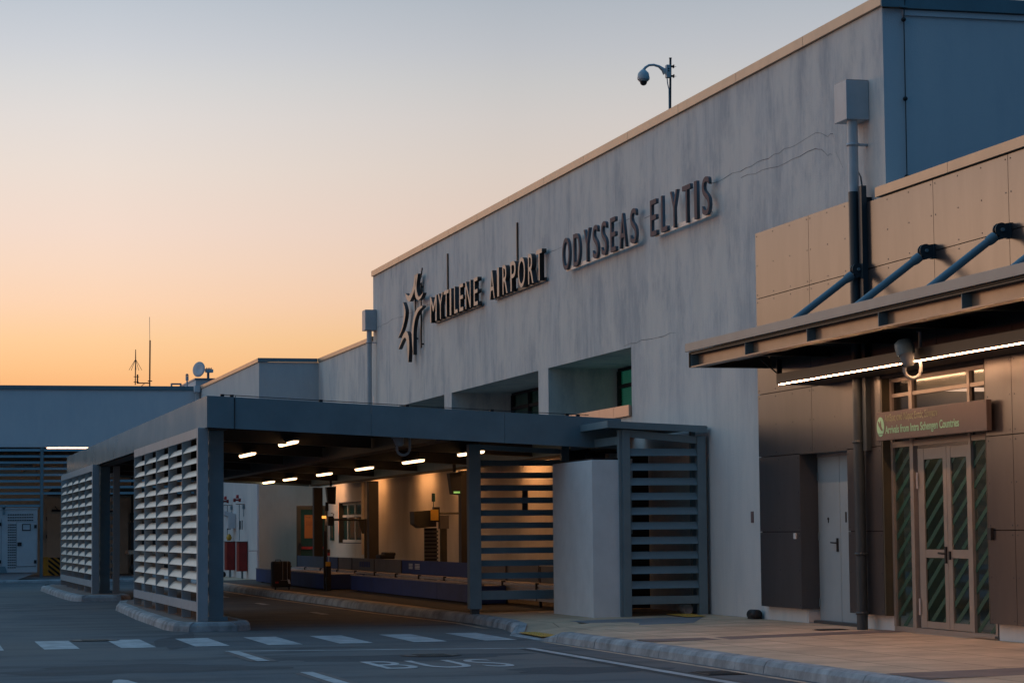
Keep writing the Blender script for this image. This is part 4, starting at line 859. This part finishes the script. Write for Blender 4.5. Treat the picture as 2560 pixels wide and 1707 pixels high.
for y0, y1 in ((41.15, 41.40), (62.4, 62.65), (71.6, 71.85)):
    c = obj('column', MB().box(5.37, 5.62, y0, y1, .15, 3.37), 'steel', SH, bev=.008); obj('base', MB().box(5.31, 5.68, y0-.06, y1+.06, .15, .22), 'steel', c)
for y0 in (41.1, 52.5, 63.07, 71.5):
    c = obj('column', MB().box(12.47, 12.73, y0, y0+.26, .15, 2.98), 'beam' if y0 > 50 else 'steel', SH); obj('base', MB().box(12.42, 12.78, y0-.05, y0+.31, .16, .2), 'beam', c)
# post and horizontal slat screen at the front
c = obj('column', MB().box(10.15, 10.365, 42.1, 42.3, .24, 3.18), 'steel', SH, bev=.006); obj('base', MB().box(10.19, 10.33, 42.13, 42.28, .15, .24), 'pipe_d', c)
scn = thing('slat_screen', (11, 42.3, .3), 'screen of wide blue grey horizontal slats between the front post and the white block', 'slat screen')
for k in range(10):
    z = 2.895-.2238*k
    obj('slat', MB().hexa([(10.37, 42.12, z-.105), (11.9, 42.12, z-.105), (11.9, 42.15, z-.105), (10.37, 42.15, z-.105), (10.37, 42.20, z), (11.9, 42.20, z), (11.9, 42.23, z), (10.37, 42.23, z)]), 'steel', scn)
obj('slat', MB().box(10.37, 11.9, 42.12, 42.2, .405, .565), 'steel', scn, 'wider bottom board'); obj('top_rail', MB().hexa([(10.37, 42.14, 3.08), (11.9, 42.14, 3.0), (11.9, 42.2, 3.0), (10.37, 42.2, 3.08), (10.37, 42.14, 3.17), (11.9, 42.14, 3.09), (11.9, 42.2, 3.09), (10.37, 42.2, 3.17)]), 'steel', scn)
tag(obj('notice_box', MB().box(11.2, 11.3, 42.35, 42.39, 1.95, 2.35), 'black'), 'small black box mounted behind the front slat screen', 'box')
# louvred side panels
def louvre_panel(y0, n, pitch, ypost0, label, dz=0.):
    X = 5.14; ye = y0+n*pitch
    t = thing('louvre_screen', (X, y0, .15), label, 'louvre screen', 'louvred side panels of the shelter')
    for k in range(1, n+1):
        yy = y0+k*pitch; obj('fin', MB().box(X+.004, X+.165, yy-.012, yy+.012, .16, 3.40), 'fin', t)
        a, b = yy-pitch+.012, yy-.012
        obj('top_rail', MB().box(X, X+.03, a-.006, b+.006, 3.245, 3.405), 'fin', t); obj('bottom_rail', MB().box(X, X+.05, a-.006, b+.006, .315, .475), 'fin', t)
        mb = MB(); K = 9
        for j in range(12):
            zb = .635+.2182*j
            pr = [(X+.012+.175*s/K, zb+.125*math.sin(min(s/K*1.3, 1.18)*math.pi/2)) for s in range(K+1)]; pr2 = [(px_, pz2-.010) for px_, pz2 in pr]
            vs = [(x, a, z) for x, z in pr]+[(x, b, z) for x, z in pr]+[(x, a, z) for x, z in pr2]+[(x, b, z) for x, z in pr2]; m_ = K+1
            vs = vs[:2*m_]; fs = [(i, i+1, m_+i+1, m_+i) for i in range(K)]
            mb.add(vs, fs, True)
        obj('blades', mb, 'blade', t)
    obj('post', MB().box(X, X+.175, ypost0, y0+.0, .15, 3.405), 'fin', t, bev=.004)
    return t
louvre_panel(41.0, 5, 2.11, 40.84, 'nearer louvred panel of curved pale blades by the front corner of the shelter')
louvre_panel(62.2, 5, 2.2, 62.02, 'farther louvred panel of curved pale blades beyond the gap')
# the inner layer at the gap
obj('post', MB().box(5.66, 5.82, 61.9, 62.05, .15, 3.36), 'steell', SH); mb = MB()
for k in range(14): mb.box(5.665, 5.68, 62.06, 66, .5+k*.2, .6+k*.2)
obj('inner_slats', mb, 'fin', SH)
mb = MB()
for k in range(12): mb.box(5.335, 5.352, 41.05, 41.1, .5+k*.22, .58+k*.22)
obj('slat_end', mb, 'blade', SH)
# cable on the roof edge
t = thing('lightning_cable', (9, 40.6, 3.8), 'thin dark cable on small holders along the front edge of the shelter roof', 'cable')
obj('cable', MB().tube([(5.55, 40.60, rz(5.55)+.035), (8.0, 40.60, rz(8)+.03), (10.5, 40.60, rz(10.5)+.03), (11.95, 40.60, rz(11.95)+.04)], .007, 6).tube([(5.75, 40.60, rz(5.75)+.03), (5.715, 40.49, rz(5.7)-.02), (5.715, 40.485, rz(5.7)-.53)], .008, 6), 'black', t)
for x in (5.52, 5.68, 7.2, 8.7, 10.2, 11.55, 11.75): obj('holder', MB().box(x-.03, x+.03, 40.57, 40.63, rz(x)+.0, rz(x)+.045), 'black', t)
patch('shelter_floor', [(10.28, 42.9), (13.58, 42.9), (13.58, 77), (10.10, 77), (10.10, 60), (10.28, 48)], 'sfloor', .006)
for i, (x, y, z) in enumerate(((11.1, 45.9, 3.13), (11.1, 51.2, 3.13), (11.1, 56.7, 3.13), (11.1, 62.1, 3.13), (11.1, 67.6, 3.13), (11.1, 73.1-1.6, 3.13), (7.6, 46.45, 3.34), (7.6, 51.9, 3.30), (7.6, 58, 3.3), (7.6, 65, 3.3))):
    labs = ['lit ceiling lamp in the right row, half hidden by the front post', 'lit ceiling lamp in the right row, behind the hanging camera', 'lit ceiling lamp in the right row, third from the front', 'lit ceiling lamp in the right row, fourth from the front', 'lit ceiling lamp in the right row, last but one from the front', 'lit ceiling lamp in the right row, farthest and smallest', 'lit ceiling lamp in the left row nearest the front edge', 'second lit ceiling lamp of the left row']
    if i == 0: L0 = tube_lamp(x, y, z, labs[0])
    elif i < 8: dup(L0, (x-11.1, y-45.9, z-3.13), labs[i])
LB_ = None
for k, y in enumerate((46.0, 50.2, 56.6, 61.0, 67.2, 73.4)):
    lb = '%s ceiling lamp from the front in the hidden row washing the cream wall' % ['first', 'second', 'third', 'fourth', 'fifth', 'last'][k]
    if k == 0: LB_ = tube_lamp(13.12, y, 3.15, lb, m='tube_b', grp='wall washing lamps behind the rear beam')
    else: dup(LB_, (0, y-46.0, 0), lb)
# speakers
def speaker(y, lab, scr=False):
    t = thing('hanging_speaker', (12.1, y, 2.9), lab, 'speaker', 'black speakers hung from the shelter ceiling')
    obj('body', MB().hexa([(12.02, y-.02, 2.44), (12.22, y-.02, 2.42), (12.22, y+.2, 2.42), (12.02, y+.2, 2.44), (11.98, y, 2.90), (12.24, y, 2.92), (12.24, y+.3, 2.92), (11.98, y+.3, 2.90)]), 'black', t)
    obj('bracket', MB().box(12.08, 12.14, y+.1, y+.16, 2.92, 3.1), 'black', t)
    if scr: obj('screen', MB().box(12.06, 12.20, y-.028, y-.021, 2.46, 2.50), 'ledg', t)
speaker(66.6, 'black tapered speaker hanging in front of the window under the shelter'); speaker(51.5, 'black tapered unit with a faint green display hanging beside the front post', True)

# ------------------------------------------------------------------ under the shelter: back wall details
t = thing('wall_window', (XW, 71.8, 1.31), 'recessed window with small panes in the lit wall under the shelter', 'window')
obj('reveal', MB().box(XW+.002, XW+.2, 73.57, 73.6, 1.31, 2.56).box(XW+.002, XW+.2, 69.95, 73.57, 2.53, 2.56).box(XW+.002, XW+.2, 69.95, 73.57, 1.31, 1.34), 'olive', t)
obj('frame', MB().box(XW+.12, XW+.17, 69.97, 73.56, 2.1, 2.17).box(XW+.12, XW+.17, 69.97, 73.56, 1.34, 1.42).box(XW+.12, XW+.17, 69.97, 73.56, 2.47, 2.53).box(XW+.12, XW+.17, 71.5, 71.6, 1.42, 2.47).box(XW+.12, XW+.17, 70.4, 70.5, 1.42, 2.47).box(XW+.12, XW+.17, 72.7, 72.8, 1.42, 2.47), 'wall_in', t)
obj('pane', MB().quad((XW+.15, 70, 1.34), (XW+.15, 73.5, 1.34), (XW+.15, 73.5, 2.5), (XW+.15, 70, 2.5)), 'greend', t)
t = thing('exit_door', (13.1, 75.4, .15), 'open green glazed door with a panic bar in the corner under the shelter', 'door')
obj('leaf', MB().box(12.60, 12.73, 75.42, 75.47, .18, 2.49).box(13.48, 13.58, 75.42, 75.47, .18, 2.49).box(12.73, 13.48, 75.42, 75.47, 2.37, 2.49).box(12.73, 13.48, 75.42, 75.47, .18, .3), 'olive', t)
obj('glazing', MB().box(12.73, 13.48, 75.44, 75.46, .3, 2.37), 'greend', t); obj('panic_bar', MB().box(12.70, 13.5, 75.36, 75.41, 1.13, 1.21), 'redl', t); obj('handle', MB().box(12.66, 12.74, 75.34, 75.41, 1.12, 1.32), 'black', t)
t = thing('poster', (13.1, 75.42, 1.47), 'orange poster with stamp-like edge taped to the open green door', 'poster')
obj('sheet', MB().box(12.85, 13.36, 75.425, 75.435, 1.47, 2.20), 'orange', t)
front_text('lettering', text_mesh('To go', .16, .05, .001, .01), 12.88, 2.10, 75.422, 'ink', t); front_text('lettering', text_mesh('See it?', .24, .06, .001, .012), 13.10, 1.74, 75.422, 'ink', t)
mb = MB()
for k in range(4): mb.box(12.89, 13.2-.05*(k % 2), 75.42, 75.423, 1.98-k*.035, 1.985-k*.035); mb.box(13.12, 13.33, 75.42, 75.423, 1.68-k*.03, 1.685-k*.03)
obj('fine_print', mb, 'ink', t)
tag(obj('wall_pipe', MB().tube([(XW-.07, 69.35, 1.0), (XW-.07, 69.35, 3.1)], .05, 10).box(XW-.1, XW-.003, 69.28, 69.42, 1.15, 1.19).box(XW-.1, XW-.003, 69.28, 69.42, 2.6, 2.64), 'wall_in'), 'pale downpipe on the lit wall right of the window', 'pipe')
tag(obj('wall_pipe', MB().tube([(11.60, 76.9, .15), (11.60, 76.9, 3.5)], .045, 10).box(11.3, 11.65, 76.85, 76.89, 1.07, 1.1), 'white'), 'white pipe at the corner between the white wall and the cream wall', 'pipe')
tag(obj('wall_vent', MB().box(XW-.06, XW-.003, 74.3, 74.75, 1.4, 2.1), 'greend'), 'narrow dark louvred vent on the wall between the green door and the window', 'vent')
# fire equipment on the white wall face (x = 11.66)
XF = 11.66
def hose(y0, lab):
    t = thing('fire_hose_cabinet', (XF, y0, .4), lab, 'fire cabinet', 'dark red fire cabinets on the white wall')
    obj('body', MB().prism([(XF-.34, y0+.05), (XF-.30, y0), (XF-.02, y0), (XF-.02, y0+.3), (XF-.34, y0+.3)], 2, .40, 1.36), 'red', t); obj('rim', MB().box(XF-.38, XF-.01, y0-.02, y0+.32, 1.362, 1.38), 'black', t); obj('foot', MB().box(XF-.2, XF-.14, y0+.1, y0+.16, .16, .4), 'steel', t)
    obj('valve', MB().lathe((XF-.36, y0+.9, 2.75), [(.001, 0), (.06, .005), (.065, .07), (.03, .09), (.03, .17), (.062, .19), (.06, .25), (.001, .26)], 14, (1, 0, 0)), 'red', t); obj('valve_cap', MB().lathe((XF-.22, y0+.9, 2.80), [(.035, 0), (.05, .01), (.045, .12), (.001, .13)], 10), 'redl', t)
    obj('rail', MB().box(XF-.30, XF-.01, y0+.7, y0+.73, 2.60, 2.62), 'black', t); obj('hook', MB().box(XF-.08, XF-.01, y0+.66, y0+.72, 2.45, 2.59).box(XF-.06, XF-.04, y0+.66, y0+.68, 2.2, 2.45), 'steel', t); obj('conduit', MB().tube([(XF-.17, y0+.8, 1.4), (XF-.17, y0+.8, 2.6)], .012, 6), 'steel', t)
    obj('grille', MB().box(XF-.12, XF-.09, y0+.6, y0+.62, 1.77, 2.08), 'pipe_d', t); obj('grille', MB().box(XF-.20, XF-.15, y0+.6, y0+.62, 1.77, 2.06), 'pipe_d', t)
    return t
hose(79.5, 'dark red fire hose cabinet on the white wall, nearest the cream corner'); hose(82.4, 'dark red fire hose cabinet on the white wall, second from the cream corner'); hose(85.6, 'dark red fire hose cabinet on the white wall, mostly behind the front column')
tag(obj('wall_cabinet', MB().prism([(XF-.40, 2.42), (XF-.01, 2.30), (XF-.01, 1.82), (XF-.26, 1.82), (XF-.26, 2.22), (XF-.40, 2.28)], 1, 82.3, 82.9), 'white'), 'white box with a sloped top projecting from the white wall above the red cabinets', 'cabinet')
tag(obj('warning_lamp', MB().lathe((XF-.15, 82.9, 1.5), [(.001, -.1), (.06, -.09), (.1, 0), (.06, .1), (.001, .14)], 12), 'gold'), 'small yellow lamp below the white box on the white wall', 'lamp')
tag(obj('floor_drain', MB().lathe((11.35, 83.3, .25), [(.001, 0), (.11, 0), (.11, .3), (.001, .3)], 14, (0, 1, 0)), 'black'), 'black round pipe end on the ground below the red cabinets', 'pipe')

# ------------------------------------------------------------------ conveyors
def conveyor_box(x0, x1, y0, y1, z1, lab, joints=()):
    t = thing('conveyor', (x0, y0, .15), lab, 'conveyor')
    ys_ = [y0]+list(joints)+[y1]; mb = MB()
    for a, b in zip(ys_, ys_[1:]): mb.box(x0, x0+.05, a+.01, b-.01, .20, z1-.03)
    mb.box(x0+.051, x1, y0+.01, y0+.05, .20, z1-.03); obj('side_panel', mb, 'blue', t)
    obj('belt', MB().box(x0+.06, x1, y0+.02, y1, z1-.06, z1-.035), 'belt', t); obj('edge_trim', MB().box(x0-.01, x0+.07, y0, y1, z1-.028, z1), 'belt', t)
    obj('foot', MB().box(x0+.1, x0+.2, y0+.3, y0+.4, .15, .2).box(x0+.1, x0+.2, y1-.4, y1-.3, .15, .2), 'black', t)
    return t
conveyor_box(10.95, 12.0, 61.3, 73.0, .60, 'farther blue sided baggage conveyor behind the suitcase', (65.2, 69.1))
conveyor_box(11.45, 11.97, 46.6, 60.3, .58, 'nearer blue sided baggage conveyor beside the front post', (50.5, 54.2, 57.4))
t = thing('roller_conveyor', (12.1, 60, .3), 'long silver ribbed conveyor frame along the back wall', 'conveyor')
y = 73.0
while y > 43.0:
    mb = MB()
    xr = 12.0
    for z0 in (.30, .365, .43, .495, .56): mb.box(xr, xr+.03, y-2.55, y-.06, z0, z0+.052)
    obj('side_rail', mb, 'alu', t); obj('joint', MB().box(xr-.02, xr+.04, y-.05, y+.04, .42, .64), 'black', t); obj('leg', MB().box(xr+.05, xr+.1, y-.03, y+.03, .15, .30), 'black', t); y -= 2.6
obj('belt', MB().box(12.04, 12.40, 43, 73, .60, .62), 'belt', t)
bb = thing('backboard', (12.43, 60, .6), 'row of low grey and blue boards standing behind the conveyors', 'backboard')
for (a, b, m_, lb) in ((69.4, 74.3, 'blued', 'faded blue board'), (67.4, 69.3, 'blue', 'blue board'), (65.3, 67.3, 'board', None), (62.2, 65.25, 'board', None), (58.8, 62.15, 'board', None), (51.0, 58.7, 'blue', 'long blue board with small white lettering'), (48.4, 50.9, 'board', None), (45.8, 48.3, 'board', None), (43.2, 45.7, 'board', None)):
    obj('board', MB().box(12.42, 12.45, a+.03, b-.03, .60, .945), m_, bb, lb)
    obj('strut', MB().box(12.405, 12.418, b-.06, b-.01, .58, .93), 'black', bb)
wall_text('lettering', text_mesh('AMBOS', 1.3, .2, .002, .02), 63.4, .72, 13.13, 'signt', bb) if False else None
mb = MB()
for k in range(5): mb.box(12.408, 12.417, 63.9-k*.3, 64.1-k*.3, .72, .86)
obj('faded_print', mb, 'blue', bb)
mb = MB()
for r_i in range(4): mb.box(12.408, 12.417, 57.4, 57.8, .74+r_i*.035, .76+r_i*.035); mb.box(12.408, 12.417, 56.6, 57.1, .74+r_i*.035, .76+r_i*.035)
obj('white_print', mb, 'white', bb)
# tag scanners on posts
def scanner(y, lab, green=False):
    t = thing('tag_scanner', (12.75, y, .6), lab, 'scanner')
    obj('post', MB().box(12.72, 12.79, y-.03, y+.03, .15, 2.0), 'olive', t); obj('arm', MB().tube([(12.75, y, 1.97), (11.85, y, 1.985)], .028, 8).prism([(12.71, 1.95), (12.71, 1.6), (12.66, 1.6), (12.55, 1.95)], 1, y-.015, y+.015), 'olive', t)
    obj('head', MB().box(11.72, 11.86, y-.08, y+.08, 1.82, 2.08).tube([(11.84, y, 2.0), (11.88, y, 2.14), (11.80, y, 2.17)], .012, 6), 'black', t)
    obj('label', MB().box(11.66, 11.715, y-.06, y+.06, 1.84, 2.05), 'white', t); obj('indicator', MB().box(11.56, 11.655, y-.07, y+.05, 2.02, 2.09), 'hot', t)
    obj('beacon', MB().tube([(11.69, y, 2.09), (11.69, y, 2.22)], .012, 6).tube([(11.69, y, 2.22), (11.69, y, 2.46)], .045, 10), 'greend' if green else 'black', t)
    return t
scanner(65.0, 'scanner head on a horizontal arm in front of the orange poster')
s2 = thing('tag_scanner', (12.9, 57, .6), 'scanner with yellow label, green beacon and grey hood left of the hanging unit', 'scanner')
obj('hood', MB().prism([(12.35, 2.12), (12.9, 2.15), (12.9, 1.75), (12.5, 1.72), (12.36, 1.82)], 1, 56.9, 57.4), 'olive', s2); obj('arm', MB().tube([(12.87, 57, 2.07), (13.58, 57, 2.07)], .025, 8), 'olive', s2)
obj('head', MB().box(12.80, 12.94, 56.7, 56.89, 1.86, 2.22), 'black', s2); obj('label', MB().box(12.71, 12.90, 56.67, 56.695, 1.90, 2.16), 'gold', s2)
obj('beacon', MB().tube([(12.81, 56.8, 2.22), (12.81, 56.8, 2.35)], .012, 6).tube([(12.81, 56.8, 2.35), (12.81, 56.8, 2.55)], .045, 10), 'greend', s2)
obj('control_box', MB().box(12.99, 13.21, 56.9, 57.1, 1.70, 2.02), 'board', s2); obj('post', MB().box(13.03, 13.17, 56.95, 57.1, .15, 1.70), 'olive', s2)
mb = MB()
for k in range(10): mb.box(12.66, 13.0, 57.15, 57.2, .80+k*.09, .85+k*.09)
obj('ribbed_column', mb, 'board', s2); obj('column_core', MB().box(12.68, 12.98, 57.21, 57.3, .15, 1.72), 'black', s2)
t = thing('signal_beacon', (10.95, 60.6, .15), 'small red beacon on a dark stand between the two blue conveyors', 'beacon')
obj('lens', MB().tube([(10.96, 60.7, 1.05), (10.96, 60.7, 1.13)], .035, 10), 'redl', t); obj('cap', MB().tube([(10.96, 60.7, 1.13), (10.96, 60.7, 1.21)], .037, 10), 'black', t); obj('stem', MB().tube([(10.96, 60.7, .9), (10.96, 60.7, 1.05)], .01, 6), 'alu', t)
obj('button_box', MB().box(10.88, 10.99, 60.62, 60.69, .79, .90), 'gold', t); obj('stand', MB().box(10.90, 11.02, 60.7, 60.8, .15, .89).box(10.86, 10.94, 60.5, 60.7, .35, .5), 'black', t)
t = thing('steel_post', (10.95, 61.15, .15), 'thin dark upright post standing at the end of the farther blue conveyor', 'post')
obj('shaft', MB().box(10.91, 10.98, 61.1, 61.18, .15, 1.67), 'black', t); obj('foot_plate', MB().box(10.87, 11.02, 61.06, 61.22, .151, .165), 'steel', t)
# suitcase and bags
t = thing('suitcase', (10.1, 63.2, .16), 'black upright suitcase with a white luggage tag on the kerbside', 'suitcase')
obj('shell', MB().box(9.88, 10.38, 63.0, 63.32, .22, .90), 'black', t, bev=.05)
obj('strap', MB().box(10.15, 10.158, 62.985, 62.999, .42, .93).box(10.27, 10.278, 62.985, 62.999, .42, .93).box(10.1, 10.3, 62.985, 62.999, .40, .407), 'alu', t); obj('handle', MB().tube([(9.98, 63.15, .90), (9.99, 63.15, .935), (10.12, 63.15, .935), (10.13, 63.15, .90)], .012, 6), 'black', t)
obj('tag', MB().hexa([(10.30, 62.97, .32), (10.36, 62.97, .31), (10.36, 62.98, .31), (10.30, 62.98, .32), (10.27, 62.97, .43), (10.33, 62.97, .42), (10.33, 62.98, .42), (10.27, 62.98, .43)]), 'white', t)
for x_ in (9.95, 10.31): obj('wheel', MB().lathe((x_, 63.02, .195), [(.001, 0), (.035, 0), (.035, .03), (.001, .03)], 10, (1, 0, 0)), 'black', t)
obj('logo_patch', MB().box(9.96, 10.0, 62.985, 62.999, .33, .37).box(10.01, 10.04, 62.985, 62.999, .33, .37), 'redl', t)
t = thing('travel_bag', (12.7, 61.0, .95), 'black soft travel bags lying on the grey boards below the lit wall', 'bag')
obj('body', MB().box(12.35, 12.74, 61.0, 61.6, .95, 1.06).box(12.47, 12.76, 61.0, 61.5, 1.03, 1.12), 'black', t, bev=.03)

# ================================================================== WHITE BLOCK and louvred ENCLOSURE
t = thing('block_wall', (11.8, 40, .1), 'plain pale rendered block wall between the slat screen and the louvred enclosure', 'wall')
obj('body', MB().box(11.53, 12.04, 39.03, 41.5, .1, 2.80), 'block', t, bev=.008); obj('coping', MB().box(11.56, 12.02, 39.06, 41.47, 2.801, 2.83), 'black', t)
E_ = thing('louvred_enclosure', (12.8, 39, .15), 'tall narrow enclosure of blue grey slats with its own flat roof beside the terminal wall', 'enclosure')
def ez(x): return 3.45-.046*(x-11.76)
for (x0, x1, yy) in ((12.05, 12.185, 38.95),): obj('post', MB().box(x0, x1, yy, yy+.15, .15, 3.31), 'steel', E_, bev=.006)
obj('post', MB().box(12.0, 12.049, 38.985, 39.10, .15, 3.30), 'steel', E_)
obj('post', MB().box(13.38, 13.53, 38.95, 39.10, .15, 3.20), 'steel', E_, bev=.006)
obj('post', MB().box(11.86, 12.0, 42.05, 42.15, 2.0, 3.30), 'steel', E_); obj('post', MB().box(13.42, 13.5, 39.4, 39.5, .2, 3.3), 'steel', E_)
def hx(x0, x1, y0, y1, zf, d0, d1): return [(x0, y0, zf(x0)+d0), (x1, y0, zf(x1)+d0), (x1, y1, zf(x1)+d0), (x0, y1, zf(x0)+d0), (x0, y0, zf(x0)+d1), (x1, y0, zf(x1)+d1), (x1, y1, zf(x1)+d1), (x0, y1, zf(x0)+d1)]
obj('roof', MB().hexa(hx(11.76, 13.52, 38.85, 38.90, ez, -.115, 0)).hexa(hx(11.76, 11.80, 38.902, 42.58, ez, -.115, -.001)).hexa(hx(11.802, 13.55, 38.902, 42.58, ez, -.04, -.01)), 'steel', E_)
zb_ = lambda x: 3.30-.09*(x-12.19)
obj('beam', MB().hexa(hx(12.187, 13.378, 38.98, 39.06, zb_, -.12, 0)), 'steel', E_); obj('beam', MB().box(12.02, 12.08, 39.12, 42.0, 3.06, 3.2), 'steel', E_)
for k in range(10):
    z = 2.99-.2475*k
    obj('slat', MB().hexa([(12.188, 38.96, z-.125), (13.377, 38.96, z-.125), (13.377, 38.99, z-.125), (12.188, 38.99, z-.125), (12.188, 39.04, z), (13.377, 39.04, z), (13.377, 39.07, z), (12.188, 39.07, z)]), 'steel', E_)
obj('slat', MB().box(12.188, 13.377, 38.97, 39.05, .376, .509), 'steel', E_, 'flat bottom board of the enclosure')
obj('shade_panel', MB().box(12.0, 13.58, 42.3, 42.35, .2, 3.1), 'black', E_)  # black colour stands in for the shade inside the enclosure
obj('meter_box', MB().box(12.25, 12.6, 40.2, 40.5, 1.55, 2.45), 'steel', E_); obj('siren', MB().box(12.36, 12.55, 40.0, 40.19, 2.50, 2.85), 'pipe_l', E_); obj('switch', MB().box(12.42, 12.52, 40.1, 40.19, 1.75, 1.85), 'wall_plain', E_)
obj('floodlight', MB().lathe((12.35, 41.9, 2.95), [(.001, 0), (.05, 0), (.06, .12), (.001, .13)], 12, (0, 1, 0)), 'pipe_d', E_)
tag(obj('drain_pipe', MB().lathe((13.26, 39.2, .27), [(.001, .03), (.06, .03), (.065, 0), (.085, 0), (.085, .4), (.001, .4)], 18, (0, 1, 0)), 'pipe_l'), 'short grey pipe end low inside the louvred enclosure', 'pipe')
print('scene built', len(bpy.data.objects))
